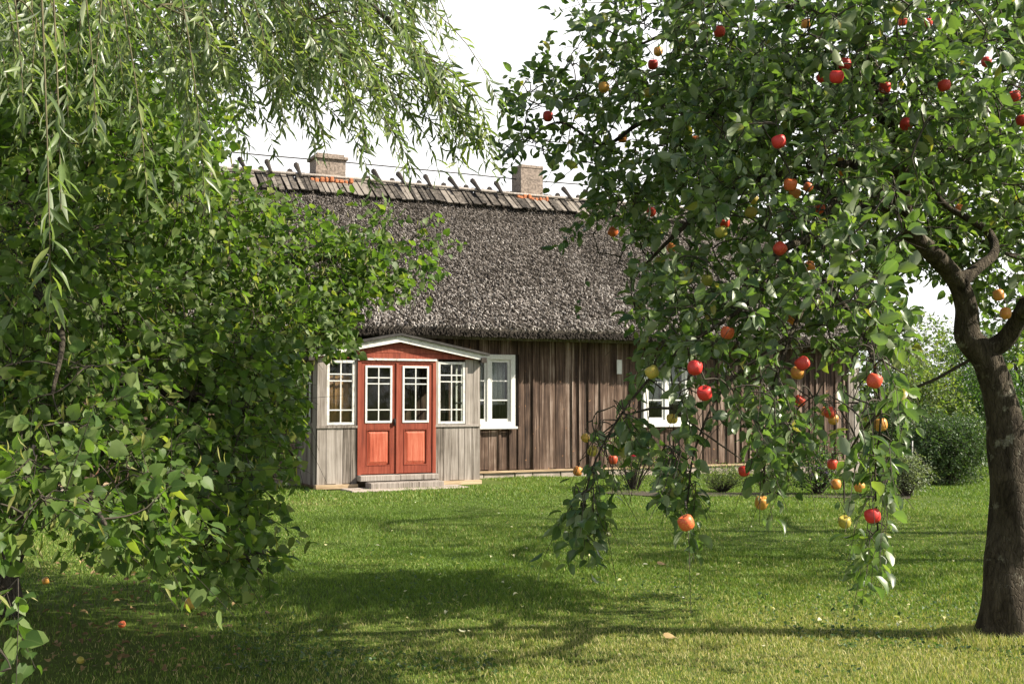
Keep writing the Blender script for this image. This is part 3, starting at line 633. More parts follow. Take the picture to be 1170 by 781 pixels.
# ------------------------------------------------------------------ trees
def tmpl(verts, faces):
    f = [i for fc in faces for i in fc]; return np.array(verts, float), np.array(f), np.array([len(x) for x in faces])
APPLE_LEAF = tmpl([(0, 0, 0), (-.23, .22, .12), (-.30, .52, .13), (-.17, .83, .03), (0, 1, -.16), (.17, .83, .03), (.30, .52, .15), (.23, .22, .12), (0, .3, .02), (0, .65, -.01)],
                  [(0, 8, 1), (1, 8, 9, 2), (2, 9, 3), (3, 9, 4), (0, 7, 8), (7, 6, 9, 8), (6, 5, 9), (5, 4, 9)])
LINDEN_LEAF = tmpl([(0, 0, 0), (-.22, -.10, .07), (-.47, .10, .10), (-.46, .42, .09), (-.24, .74, -.01), (0, 1.02, -.18), (.24, .74, .01), (.46, .42, .06), (.47, .10, .12), (.22, -.10, .07), (0, .42, 0)],
                   [(0, 10, 2, 1), (2, 10, 3), (3, 10, 4), (4, 10, 5), (0, 9, 8, 10), (8, 7, 10), (7, 6, 10), (6, 5, 10)])
WILLOW_LEAF = tmpl([(0, 0, 0), (-.08, .25, .025), (-.085, .55, .02), (0, 1, -.14), (.085, .55, .02), (.08, .25, .025), (0, .4, 0)],
                   [(0, 6, 1), (1, 6, 2), (2, 6, 3), (0, 5, 6), (5, 4, 6), (4, 3, 6)])
SMALL_LEAF = tmpl([(0, 0, 0), (-.28, .45, .06), (0, 1, -.05), (.28, .45, .06), (0, .45, 0)], [(0, 4, 1), (1, 4, 2), (0, 3, 4), (3, 2, 4)])
def nrm(a): return a / (np.linalg.norm(a, axis=-1, keepdims=True) + 1e-9)
def frames(yd, nv):
    Y_ = nrm(yd); Z_ = nrm(nv - (nv * Y_).sum(-1, keepdims=True) * Y_); X_ = np.cross(Y_, Z_); return X_, Y_, Z_
def bake_leaves(name, T, P, yd, nv, size, mat, parent, origin, var=None, kind='stuff'):
    tv, tf, ts = T; n = len(P); X_, Y_, Z_ = frames(yd, nv); curl = rng.uniform(.3, 1.9, n) * np.where(rng.random(n) < .12, -1, 1); wf = rng.uniform(.82, 1.12, n)
    V = P[:, None] + size[:, None, None] * (X_[:, None] * (tv[None, :, 0:1] * wf[:, None, None]) + Y_[:, None] * tv[None, :, 1:2] + Z_[:, None] * (tv[None, :, 2] * curl[:, None])[..., None])
    k = len(tv); fl = ((np.arange(n) * k)[:, None] + tf[None]).ravel(); var = rng.random(n) if var is None else var
    o = new_mesh(name, V.reshape(-1, 3), fl, np.tile(ts, n), mat, parent, True, {'var': np.repeat(var, k), 'lx': np.tile(tv[:, 0], n), 'ly': np.tile(tv[:, 1], n)}, origin); o['kind'] = kind; return o
def leaf_parts(T, P, yd, nv, size, mat, tree, origin, sel, name='leaf'):
    tv, tf, ts = T; me = None; X_, Y_, Z_ = frames(yd[sel], nv[sel])
    for i, j in enumerate(sel):
        if me is None:
            o = new_mesh(name, tv, tf, ts, mat, tree, True, {'var': np.zeros(len(tv)), 'lx': tv[:, 0], 'ly': tv[:, 1]}); me = o.data
        else: o = link(name, me, tree)
        mt = np.eye(4); mt[:3, 0] = X_[i]; mt[:3, 1] = Y_[i]; mt[:3, 2] = Z_[i]; s = size[j]
        mt[:3, :3] *= s; mt[:3, 3] = P[j] - origin; o.matrix_local = Matrix(mt.tolist())
def ball(n, shell=.45):
    d = nrm(rng.normal(0, 1, (n, 3))); r = rng.random(n) ** (1 / 3.) ; r = np.where(rng.random(n) < shell, .75 + .3 * rng.random(n), r); return d * r[:, None]
def blob_points(blobs, dens):
    """blobs (px, py, rx, ry, D, rD[, weight]) -> points, outward directions"""
    P, O = [], []
    for b in blobs:
        px, py, rx, ry, D, rD = b[:6]; wgt = b[6] if len(b) > 6 else 1
        c = at(px, py, D); R = np.array([rx * D / F, rD, ry * D / F]); n = max(3, int(dens * wgt * (R[0] * R[2] * 3.14) ** .8 * (.5 + R[1]) ))
        q_ = ball(n); P.append(c + q_ * R); O.append(q_)
    return np.concatenate(P), np.concatenate(O)
def make_sprigs(P, Dr, Lr, nl, leaf, droop, spread=1.0, up=.9, leafdroop=.35, petiole=.3):
    """twigs from P along Dr with nl leaves each"""
    S = len(P); L = rng.uniform(*Lr, S); k = 5; t = np.linspace(0, 1, k)
    g = np.array([0, 0, -1.]); bend = rng.normal(0, .18, (S, 3))
    curve = lambda tt: P[:, None] + (Dr * L[:, None])[:, None] * tt[..., None] + (L[:, None] * (droop * g + bend))[:, None] * (tt ** 2)[..., None]
    tw = curve(np.tile(t, (S, 1)))
    tl = np.clip((np.arange(nl)[None] + rng.uniform(.1, .9, (S, nl))) / nl * .85 + .15, 0, 1)
    pos = curve(tl); tan = nrm(Dr[:, None] + 2 * (droop * g + bend)[:, None] * tl[..., None])
    ang = (np.arange(nl) * 2.4)[None] + rng.uniform(0, 6.28, (S, 1)) + rng.normal(0, .3, (S, nl))
    ref = np.tile([.2, .3, .93], (S, nl, 1)); A = nrm(np.cross(tan, ref)); B = np.cross(tan, A)
    rad = A * np.cos(ang)[..., None] + B * np.sin(ang)[..., None]
    yd = nrm(tan * rng.uniform(.25, .9, (S, nl, 1)) + rad * spread + np.array([0, 0, -leafdroop]) * rng.uniform(.3, 1.6, (S, nl, 1)))
    nv = nrm(np.array([0, 0, up]) + rad * .5 + rng.normal(0, .6, (S, nl, 3)))
    size = leaf * rng.uniform(.48, 1.22, (S, nl)) * (1 - .25 * (tl > .93)); pos = pos + yd * (size * petiole)[..., None]
    return tw, pos.reshape(-1, 3), yd.reshape(-1, 3), nv.reshape(-1, 3), size.ravel(), np.repeat(np.arange(S), nl)
def connect(nodes, targets, sag=.06):
    """joins every target to the nearest node of the growing tree; returns polylines (S,5,3)"""
    nodes = np.asarray(nodes); d0 = np.array([((nodes - p) ** 2).sum(1).min() for p in targets]); order = np.argsort(d0)
    pool = np.zeros((len(nodes) + len(targets) * 4, 3)); n = len(nodes); pool[:n] = nodes; out = np.zeros((len(targets), 5, 3)); t = np.linspace(0, 1, 5)[:, None]
    for i in order:
        p = targets[i]; j = ((pool[:n] - p) ** 2).sum(1).argmin(); a = pool[j]; dv = p - a; L = np.linalg.norm(dv)
        c = a + dv * t + np.sin(np.pi * t) * (rng.normal(0, .07, 3) * L + np.array([0, 0, sag * L])); out[i] = c
        pool[n:n + 3] = c[1:4]; n += 3; pool[n] = p; n += 1
    return out
def limb_geo(pts, sides=12, per=7, rough=.06, seed=1):
    """pts (x,y,z,r) -> tube with uneven surface"""
    Q = spline(np.array(pts, float), per); P = Q[:, :3]; R = np.maximum(Q[:, 3], .004)
    V, Fc, Sz = tube_geo(P[None], R[None], sides); c = np.repeat(P, sides, 0); d = V - c
    f = 1 + rough * (wnoise(V[:, 0] * 9 + V[:, 2] * 3, V[:, 1] * 9 - V[:, 2] * 2, 1.6, seed) + .5 * wnoise(V[:, 0] * 22, V[:, 1] * 22 + V[:, 2] * 9, 1.5, seed + 5))
    return c + d * f[:, None], Fc, Sz, P
def px_limb(pts): return [(*at(p[0], p[1], p[2]), p[3]) for p in pts]
def build_tree(name, label, cat, origin, trunk, limbs, P, Dr, tpl, lmat, bark, twigmat, sprig, group=None, prune=None, tip=(.3, .08), parts=300, targets_extra=None, twig_r=.0035, sub_limb_r=True):
    tree = empty(name, tuple(origin)); tag(tree, label, cat, group)
    nodes = []
    for i, l in enumerate([trunk] + limbs):
        V, Fc, Sz, pl = limb_geo(l, 28 if i == 0 else 10, 14 if i == 0 else 7, .12 if i == 0 else .08, i + 1)
        new_mesh('trunk' if i == 0 else 'branch', V, Fc, Sz, bark, tree, True, origin=origin)
        nodes.append(pl if i else pl[int(len(pl) * .66):])
    nodes = np.concatenate(nodes)
    if prune is not None: k = prune(P) & prune(P + Dr * tip[0] + np.array([0, 0, -tip[1]])); P, Dr = P[k], Dr[k]
    tw, pos, yd, nv, size, sid = make_sprigs(P, Dr, **sprig)
    if prune is not None:
        k = prune(pos); pos, yd, nv, size = pos[k], yd[k], nv[k], size[k]
    tg = P if targets_extra is None else np.concatenate([P, targets_extra])
    cn_ = connect(nodes, tg); Lc = np.linalg.norm(cn_[:, -1] - cn_[:, 0], axis=1)
    r0 = np.clip(twig_r * (1 + 2.2 * Lc), twig_r, .014)
    rr_ = np.stack([r0, r0 * .9, r0 * .75, r0 * .65, np.full(len(r0), twig_r * .8)], 1); st_ = 1 if parts else 2
    v1, f1, s1 = tube_geo(cn_[:, ::st_], rr_[:, ::st_], 4 if parts else 3, False)
    v2, f2, s2 = tube_geo(tw[:, ::2], np.tile(np.linspace(twig_r * .8, twig_r * .35, 3), (len(tw), 1)), 3, False)
    o = new_mesh('twigs', np.concatenate([v1, v2]), np.concatenate([f1, f2 + len(v1)]), np.concatenate([s1, s2]), twigmat, tree, True, origin=origin); o['kind'] = 'stuff'
    sel = np.array([], int)
    if parts:
        x, y, d = proj(pos); m = (x > 5) & (x < 1165) & (y > 5) & (y < 776); sc_ = np.where(m, size / d, 0); sel = np.argsort(-sc_)[:parts]
        leaf_parts(tpl, pos, yd, nv, size, lmat, tree, origin, sel)
    rest = np.ones(len(pos), bool); rest[sel] = False
    bake_leaves('crown', tpl, pos[rest], yd[rest], nv[rest], size[rest], lmat, tree, origin)
    print(name, 'leaves', len(pos), 'sprigs', len(P)); return tree, nodes

# ---- apple tree
B = lambda *a: a
AT = px_limb([(1152, 745, 7.25, .30), (1150, 730, 7.25, .215), (1150, 716, 7.25, .178), (1151, 670, 7.25, .158), (1155, 600, 7.25, .138), (1154, 540, 7.25, .122), (1146, 470, 7.25, .103), (1130, 415, 7.25, .094), (1107, 385, 7.25, .080), (1104, 350, 7.25, .070), (1092, 318, 7.2, .063), (1066, 291, 7.1, .056), (1040, 265, 7.0, .050), (1031, 225, 6.9, .052), (1028, 185, 6.8, .047), (1015, 130, 6.7, .04), (995, 70, 6.7, .033), (985, -10, 6.8, .027), (975, -120, 7, .015)])
AL = [px_limb(l) for l in [
    [(1122, 403, 7.25, .07), (1148, 388, 7.2, .062), (1166, 360, 7.1, .055), (1190, 320, 7.0, .048), (1235, 250, 6.9, .04), (1290, 180, 6.9, .03), (1330, 90, 7, .018)],
    [(1096, 322, 7.2, .055), (1120, 304, 7.3, .036), (1136, 288, 7.4, .030), (1130, 266, 7.5, .026), (1106, 250, 7.5, .022), (1078, 232, 7.5, .018), (1060, 200, 7.1, .018), (1050, 150, 7, .01)],
    [(1029, 200, 6.85, .040), (1004, 184, 6.7, .036), (980, 194, 6.5, .031), (955, 230, 6.2, .028), (930, 268, 5.9, .024), (900, 282, 5.7, .02), (878, 300, 5.6, .015), (850, 320, 5.6, .01)],
    [(1018, 140, 6.7, .034), (960, 112, 6.7, .029), (880, 112, 6.8, .024), (800, 135, 6.9, .019), (735, 140, 7.0, .015), (690, 165, 7.1, .011), (640, 140, 7.2, .008), (600, 160, 7.2, .005)],
    [(955, 230, 6.2, .022), (935, 310, 5.7, .016), (905, 380, 5.4, .011), (880, 460, 5.25, .007), (872, 560, 5.2, .003)],
    [(930, 268, 5.9, .018), (850, 350, 5.8, .012), (770, 405, 5.65, .008), (712, 470, 5.6, .006), (675, 540, 5.5, .004), (666, 605, 5.5, .0025)],
    [(905, 380, 5.4, .010), (830, 440, 5.4, .007), (795, 510, 5.3, .005), (785, 575, 5.2, .003)],
    [(935, 310, 5.7, .014), (985, 380, 5.3, .009), (1006, 460, 5.05, .006), (1000, 540, 5.0, .004), (1003, 605, 5.0, .002)],
    [(1004, 184, 6.7, .03), (920, 195, 6.5, .024), (840, 215, 6.4, .019), (775, 265, 6.5, .013), (730, 310, 6.7, .008)],
    [(1000, 90, 6.7, .028), (1055, 60, 6.5, .022), (1120, 45, 6.4, .016), (1190, 20, 6.4, .01)],
    [(988, 30, 6.8, .024), (910, 8, 6.5, .019), (820, 18, 6.7, .014), (745, 45, 6.9, .009), (700, 70, 7, .006)],
    [(1031, 225, 6.9, .035), (1000, 240, 7.4, .028), (950, 220, 7.9, .02), (900, 200, 8.3, .012)],
    [(1028, 190, 6.8, .035), (1080, 170, 7.4, .028), (1140, 130, 7.9, .02), (1190, 100, 8.4, .01)],
    [(1166, 360, 7.1, .045), (1190, 335, 6.6, .03), (1175, 300, 6.2, .02), (1150, 290, 5.9, .01)],
]]
ABLOBS = [B(640, 140, 55, 50, 7.2, .5, .55), B(596, 168, 34, 24, 7.2, .3, .6), B(610, 85, 20, 30, 7.2, .25, .5), B(705, 75, 64, 58, 7, .6, .55), B(695, 195, 50, 44, 7, .5, .6), B(765, 45, 85, 62, 6.8, .7, .7), B(785, 135, 90, 75, 6.6, .7, .7), B(715, 258, 38, 48, 6.8, .4, .75), B(755, 325, 46, 56, 6.5, .45, .75), B(756, 390, 28, 34, 6.3, .35, .6),
          B(855, 60, 100, 80, 6.2, .8, .75), B(870, 170, 100, 85, 6, .8, .75), B(855, 280, 95, 75, 5.8, .7, .75), B(835, 380, 84, 58, 5.6, .55, .7), B(762, 435, 34, 36, 5.6, .35, .7), B(700, 490, 32, 38, 5.6, .25, 1.2), B(670, 540, 18, 36, 5.5, .18, 1.3), B(664, 592, 10, 24, 5.5, .1, .8), B(762, 508, 28, 42, 5.4, .25, .75), B(783, 560, 14, 32, 5.2, .14, .8), B(745, 565, 8, 20, 5.3, .1, .7),
          B(872, 465, 58, 50, 5.2, .4, .75), B(878, 535, 22, 34, 5.2, .2, .8), B(958, 390, 68, 70, 5.2, .5, .75), B(945, 475, 48, 48, 5, .3, .7), B(1000, 530, 34, 36, 5, .22, .8), B(1000, 590, 12, 34, 5, .1, 1.3), B(905, 570, 8, 16, 5, .08, .8), B(1034, 505, 14, 40, 5, .15, .6),
          B(955, 60, 90, 80, 5.8, .8, .75), B(970, 165, 85, 75, 5.8, .7, .75), B(945, 275, 78, 75, 5.6, .6, .75), B(1025, 340, 34, 48, 5.5, .35, .6), B(1060, 60, 90, 75, 6, .8, .75), B(1080, 145, 76, 58, 6.1, .6, .75), B(1140, 80, 75, 80, 6.5, .9, .7), B(1150, 215, 62, 48, 6.4, .6, .6), B(1158, 335, 16, 40, 6.0, .3, .5), B(1005, 425, 26, 46, 5.1, .3, .8),
          B(1000, 250, 90, 60, 8.3, .8, .75), B(900, 200, 120, 120, 8.4, .8, .4), B(1100, 205, 90, 75, 8.6, .9, .95), B(780, 200, 90, 90, 7.9, .7, .35), B(1075, 300, 60, 40, 8.6, .6, .6), B(1140, 275, 45, 50, 8.3, .6, .9), B(1150, 370, 22, 45, 8.2, .4, .6), B(1105, 150, 60, 45, 6.0, .4, .6), B(1165, 270, 22, 45, 6.3, .3, .8),
          B(900, -110, 230, 90, 6.8, 1.3, .16), B(1180, -90, 180, 120, 7, 1.5, .16), B(1290, 120, 110, 150, 7.3, 1.3, .16), B(1260, 320, 80, 90, 7, .9, .2), B(1150, 0, 150, 120, 8.8, 1.0, .25)]
APPLES = [(956, 88, 18, .95), (965, 74, 16, .9), (939, 89, 13, .85), (890, 162, 18, .95), (1035, 142, 16, .9), (1011, 100, 15, .85), (1079, 98, 16, .85), (1060, 26, 12, .8), (1031, 25, 12, .75), (1127, 71, 13, .85), (1159, 110, 15, .85), (1168, 138, 15, .9), (822, 36, 15, .8), (746, 74, 13, .85), (690, 100, 14, .38), (741, 106, 13, .2), (626, 133, 13, .85), (711, 158, 12, .5), (794, 161, 12, .55), (752, 59, 12, .4), (921, 27, 13, .45), (960, 186, 14, .4), (964, 195, 13, .55), (903, 211, 17, .6), (908, 221, 15, .5), (923, 214, 12, .6), (937, 239, 14, .7), (858, 243, 15, .22), (828, 255, 13, .75), (824, 265, 16, .1), (754, 299, 14, .08), (744, 242, 12, .8), (700, 265, 13, .6), (767, 283, 12, .5), (808, 320, 15, .05), (891, 284, 17, .75), (925, 305, 14, .5), (906, 364, 15, .5), (831, 380, 17, .65), (794, 420, 19, .9), (805, 449, 19, .92), (917, 415, 18, .85), (911, 426, 17, .45), (913, 458, 15, .75), (948, 471, 15, .75), (952, 479, 13, .4), (999, 435, 19, .72), (1006, 485, 17, .42), (997, 589, 20, .97), (965, 596, 16, .18), (784, 597, 20, .62), (870, 574, 17, .4), (850, 538, 14, .85), (660, 538, 12, .45), (700, 525, 12, .7), (669, 500, 11, .3), (951, 530, 13, .75), (955, 553, 13, .45), (982, 556, 13, .4), (1141, 337, 14, .45), (1149, 358, 14, .45), (1096, 239, 12, .55), (745, 425, 17, .2), (768, 478, 14, .25), (677, 515, 13, .2), (861, 228, 12, .25), (943, 470, 12, .5)]
apx = np.array([(a[0], a[1], a[2], 93.6 / a[2]) for a in APPLES]); apx[:, 3] = np.clip(apx[:, 3], 4.75, 7.6)
APOS = np.array([at(a[0], a[1], a[3]) for a in apx])
GAPS = [(602, 210, 25, 26, 1.), (662, 408, 44, 44, 1.), (752, 462, 26, 22, .9), (822, 515, 26, 34, .9), (727, 545, 22, 26, .85), (920, 540, 26, 22, .75), (972, 470, 10, 38, .9), (715, 405, 18, 24, .9), (835, 575, 36, 30, 1.), (935, 590, 34, 30, .95), (725, 600, 34, 40, 1.), (690, 330, 26, 60, .9), (640, 230, 30, 30, .8), (1050, 560, 30, 60, 1.), (710, 143, 16, 12, .7), (650, 60, 20, 26, .6), (800, 470, 14, 18, .7)]
def prune_apple(pos):
    x, y, d = proj(pos); k = np.ones(len(pos), bool)
    for a in apx: k &= ~((np.hypot(x - a[0], y - a[1] + 2) < a[2] * 1.0) & (d < a[3] + .25))
    gp = np.random.default_rng(5).random(len(pos))
    for (gx, gy, rx, ry, pr_) in GAPS: k &= ~((((x - gx) / rx) ** 2 + ((y - gy) / ry) ** 2 < 1) & (gp < pr_))
    k &= y < np.interp(x, [640, 690, 700, 740, 800, 815, 850, 890, 915, 932, 955, 975, 1015, 1030, 1060], [655, 655, 590, 615, 640, 575, 600, 600, 615, 570, 620, 692, 697, 620, 570])
    k &= ~((((x - 1040) / 34) ** 2 + ((y - 255) / 75) ** 2 < 1) & (d < 7.2) & (gp < .55)); k &= ~((((x - 1112) / 50) ** 2 + ((y - 300) / 45) ** 2 < 1) & (d < 7.4) & (gp < .6))
    # the open view of the trunk fork
    k &= ~((x > 1050) & (x < 1128) & (y > 300) & (y < 700) & (d < 7.4)); k &= ~((x > 1015) & (x < 1120) & (y > 345) & (y < 700) & (d > 6)); k &= ~((x > 1034) & (y > 520))
    return k
ABLOBS = [b[:6] + (b[6] * (2.5 if b[1] > 420 else 1.45 if b[1] > 300 else 1.2),) for b in ABLOBS]
P, O = blob_points(ABLOBS, 205)
# keep sprigs of drooping outer blobs pointing down, others outward
Dr = nrm(O * .7 + rng.normal(0, .5, P.shape) + np.array([0, -.1, .05])); low = P[:, 2] < 1.7; Dr[low] = nrm(Dr[low] * .55 + np.array([0, 0, -.8]))
apple_tree, _ = build_tree('apple_tree', 'old apple tree with leaning dark trunk and red apples among its leaves', 'tree', APPLE_BASE, AT, AL, P, Dr, APPLE_LEAF, M['apple_leaf'], M['apple_bark'], M['twig'],
    dict(Lr=(.14, .34), nl=9, leaf=.080, droop=.25, spread=.95, up=.55, leafdroop=.25, petiole=.28), prune=prune_apple, tip=(.2, .07), targets_extra=APOS + np.array([0, 0, .06]))
# apple mesh: lathe with dimples
pr = [(0, .30), (.10, .315), (.2, .40), (.34, .44), (.46, .33), (.5, .12), (.485, -.12), (.42, -.32), (.3, -.44), (.17, -.47), (.08, -.43), (0, -.41)]
kseg = 16; AV = []; 
for r, z in pr:
    for j in range(kseg): a = j * 2 * math.pi / kseg; AV.append((r * math.cos(a) * (1 + .03 * math.cos(5 * a) * (z < -.2)), r * math.sin(a), z))
AFc = []; 
for i in range(len(pr) - 1):
    for j in range(kseg): j2 = (j + 1) % kseg; AFc += [i * kseg + j, (i + 1) * kseg + j, (i + 1) * kseg + j2, i * kseg + j2]
ame = None; sme = None
for i, a in enumerate(apx):
    dia = a[2] * a[3] / F * .92; loc = APOS[i] - APPLE_BASE
    if ame is None: o = new_mesh('apple', AV, AFc, [4] * (len(AFc) // 4), M['apple'], apple_tree, True); ame = o.data
    else: o = link('apple', ame, apple_tree)
    o.location = loc; s = dia / 1.0; o.scale = (s, s, s * random.uniform(.92, 1.04)); o.rotation_euler = (random.gauss(0, .3), random.gauss(0, .3), random.uniform(0, 6.28)); o.color = (APPLES[i][3], 0, 0, 1)
    if sme is None: st_ = MB().tube([(0, 0, .28), (.02, 0, .55), (.08, .02, .85)], [.03, .022, .03], 5).build('stalk', M['twig'], o); sme = st_.data
    else: link('stalk', sme, o)

# ---- linden
LT = px_limb([(-24, 712, 8.0, .36), (-22, 690, 8.0, .29), (-18, 640, 8.0, .25), (-8, 560, 8.0, .225), (0, 450, 8.0, .20), (12, 330, 8.0, .17), (24, 200, 8.1, .14), (30, 60, 8.2, .11), (40, -80, 8.3, .08), (50, -260, 8.5, .04)])
LL = [px_limb(l) for l in [
    [(0, 450, 8, .10), (90, 440, 7.6, .06), (200, 448, 7.4, .04), (300, 480, 7.6, .018), (335, 520, 7.8, .006)],
    [(-6, 540, 8, .09), (50, 535, 6.6, .05), (95, 565, 5.2, .025), (120, 598, 4.3, .008)],
    [(-2, 480, 8, .10), (110, 510, 6.9, .05), (210, 565, 6.3, .026), (270, 625, 6.0, .01), (300, 655, 5.9, .005)],
    [(12, 330, 8, .10), (120, 292, 8.3, .06), (240, 296, 8.9, .042), (330, 300, 9.3, .026), (400, 290, 9.6, .014), (480, 275, 9.9, .005)],
    [(8, 350, 8, .09), (140, 345, 8.1, .05), (260, 385, 8.4, .026), (345, 425, 8.5, .01)],
    [(22, 220, 8.1, .08), (120, 190, 8.3, .045), (220, 215, 8.6, .018), (260, 250, 8.8, .008)],
    [(0, 450, 8, .09), (-110, 400, 7.6, .05), (-200, 420, 7.4, .02)], [(10, 340, 8, .08), (40, 330, 6.8, .04), (70, 380, 5.8, .018), (60, 450, 5.3, .008)],
    [(24, 200, 8.1, .08), (-80, 120, 8.2, .04), (-180, 100, 8.2, .015)], [(28, 100, 8.2, .07), (130, 40, 8.6, .04), (220, 60, 9, .015)], [(-110, 400, 7.6, .04), (-150, 520, 5.6, .03), (-120, 640, 4.0, .015), (-40, 700, 3.3, .008), (2, 745, 3.1, .004)],
]]
LBLOBS = [B(60, 330, 120, 110, 6.6, 1.0), B(60, 480, 105, 85, 5.6, .7, .8), B(45, 565, 80, 42, 4.8, .4), B(150, 555, 90, 55, 5.4, .6), B(110, 592, 60, 22, 4.4, .25, .7), B(20, 590, 40, 34, 4.4, .3, .7), B(200, 430, 105, 95, 7.3, .9), B(220, 540, 78, 60, 6.5, .6), B(250, 605, 44, 34, 6.0, .35), B(285, 640, 24, 18, 5.85, .2, 1.6), B(230, 640, 40, 34, 6, .3, 1.4), B(180, 620, 56, 30, 6, .35), B(275, 570, 36, 50, 6.6, .4), B(290, 470, 58, 62, 8, .7), B(312, 385, 72, 62, 8.5, .8), B(300, 305, 90, 62, 9, .9), B(380, 305, 66, 42, 9.5, .6), B(442, 284, 52, 28, 9.8, .45, .8), B(402, 345, 36, 34, 9.5, .4), B(358, 405, 26, 24, 9, .3), B(388, 388, 28, 20, 9.2, .3, 1.3), B(316, 505, 22, 30, 8, .3, 1.4), B(335, 445, 22, 40, 8.4, .3, 1.3), B(110, 210, 120, 95, 8, 1.1), B(215, 235, 60, 56, 8.4, .7), B(30, 110, 100, 90, 8.2, 1.2), B(150, 110, 90, 80, 9, 1), B(110, 420, 100, 90, 7.2, .8),
          B(-110, 420, 90, 130, 7.6, 1.2, .6), B(-120, 180, 100, 140, 8.2, 1.3, .5), B(40, -100, 200, 110, 8.6, 1.6, .5), B(60, 250, 160, 160, 9.6, .8, .7), B(150, 400, 150, 110, 9.2, .6, .6), B(-60, 560, 50, 60, 5.4, .6, .6), B(10, 762, 14, 18, 3.1, .12, 3.), B(10, 665, 16, 14, 3.8, .15, 2.), B(120, 120, 90, 80, 6.9, .6, .9), B(60, 30, 90, 60, 7.0, .7, .8), B(225, 225, 34, 36, 7.2, .3, 1.)]
P, O = blob_points(LBLOBS, 150)
Dr = nrm(O * .7 + rng.normal(0, .45, P.shape) + np.array([.15, -.1, -.15]))
def prune_linden(pos):
    x, y, d = proj(pos); k = ~((x > 352) & (y > 412) & (y < 560)); k &= ~((x > 425) & (y > 352)); k &= ~((x > 412) & (y > 372)); k &= ~((x > 300) & (y > 560) & (d > 6.5))
    bot = np.interp(x, [-200, 29, 30, 60, 110, 150, 190, 235, 290, 325], [900, 900, 660, 640, 648, 652, 685, 708, 682, 668]); k &= (y < bot) ; k &= ~((x < 26) & (y > 695) & (y < 738)); k |= (d < 3.95) & (x < 45); return k
linden, _ = build_tree('linden_tree', 'dense linden tree with heart shaped leaves hanging low over the left lawn', 'tree', LINDEN_BASE, LT, LL, P, Dr, LINDEN_LEAF, M['linden_leaf'], M['linden_bark'], M['twig'],
    dict(Lr=(.2, .46), nl=11, leaf=.066, droop=.25, spread=.95, up=.6, leafdroop=.4, petiole=.45), prune=prune_linden)
# pale bracts with fruit hanging among the linden leaves
n = 4200; ii = rng.integers(0, len(P), n); bpz = P[ii] + rng.normal(0, .14, (n, 3)); k = prune_linden(bpz); bpz = bpz[k]; n = len(bpz)
bake_leaves('bracts', WILLOW_LEAF, bpz, nrm(rng.normal(0, .4, (n, 3)) + np.array([0, 0, -1.])), rng.normal(0, 1, (n, 3)), rng.uniform(.05, .08, n), M['bract'], linden, LINDEN_BASE)

# ---- weeping willow, trunk outside the left edge
WB = np.array([-4.6, 5.6, float(ground_z(-4.6, 5.6))])
WT = [(*WB + [0, 0, -.1], .38), (*WB + [.05, 0, .6], .30), (*WB + [.2, 0, 1.8], .26), (*WB + [.5, .1, 3.2], .22), (*WB + [1.0, .1, 4.4], .16), (*WB + [1.6, .1, 5.6], .1), (*WB + [2.0, .1, 6.6], .05)]
WL = [[(-4.1, 5.7, 3.2, .16), (-3.2, 5.6, 4.4, .11), (-2.2, 5.6, 5.0, .08), (-1.0, 5.7, 5.0, .05), (-.2, 5.9, 4.5, .025), (.1, 6, 3.9, .01)],
      [(-4.1, 5.7, 3.0, .14), (-3.4, 5.0, 4.0, .09), (-2.4, 4.4, 4.5, .05), (-1.5, 4.2, 4.3, .02)],
      [(-3.6, 5.7, 4.4, .12), (-2.6, 6.3, 5.2, .08), (-1.4, 6.8, 5.4, .05), (-.5, 7, 5.0, .02)],
      [(-4.1, 5.7, 3.1, .12), (-3.4, 4.2, 3.7, .07), (-2.6, 3.5, 3.9, .04), (-1.4, 3.2, 3.5, .015)],
      [(-4.3, 5.7, 2.8, .12), (-5.3, 5.2, 4.2, .07), (-6.0, 5, 4.6, .02)],
      [(-4.0, 5.6, 3.4, .12), (-3.0, 4.0, 4.2, .06)] + px_limb([(-120, -150, 3.6, .03), (40, -90, 3.3, .016), (140, -80, 3.7, .01), (230, -60, 4.1, .005)]),
      [(-2.6, 6.3, 5.2, .05)] + px_limb([(60, -110, 6.2, .03), (200, -95, 6, .02), (320, -100, 5.8, .012), (440, -90, 5.6, .006)]),
      [(-2.4, 4.4, 4.5, .05)] + px_limb([(40, -130, 4.9, .03), (170, -100, 4.9, .02), (290, -90, 5, .012), (400, -80, 5.1, .006)])]
WL += [[(*p[:3], p[3]) for p in px_limb([(250, -60, 5.8, .02), (330, 20, 5.8, .014), (400, 70, 5.8, .009), (440, 100, 5.8, .005), (470, 120, 5.8, .002)])],
       [(*p[:3], p[3]) for p in px_limb([(350, -60, 5.7, .018), (440, 20, 5.7, .012), (485, 70, 5.7, .006), (515, 105, 5.7, .002)])]]
willow = empty('willow_tree', tuple(WB)); tag(willow, 'willow with narrow silvery leaves on hanging shoots at the upper left', 'tree')
nodes = []
for i, l in enumerate([WT] + WL):
    V, Fc, Sz, pl = limb_geo(l, 18 if i == 0 else 8, 8, .07 if i == 0 else .03, i + 31); new_mesh('trunk' if i == 0 else 'branch', V, Fc, Sz, M['linden_bark'] if i < 9 else M['twig'], willow, True, origin=WB); nodes.append(pl[3:])
strands = []
def strand(x0, y0, D, L, slope_, sag=.5):
    """hanging shoot in pixel measure: starts going right, then droops"""
    pts = []; s = L
    for t in np.linspace(0, 1, 9):
        pts.append(at(x0 + s * slope_ * (t - .35 * t * t), y0 + s * (t * (1 - .35 * slope_ * (1 - t))), D - .35 * t * random.uniform(.5, 1)))
    strands.append(np.array(pts))
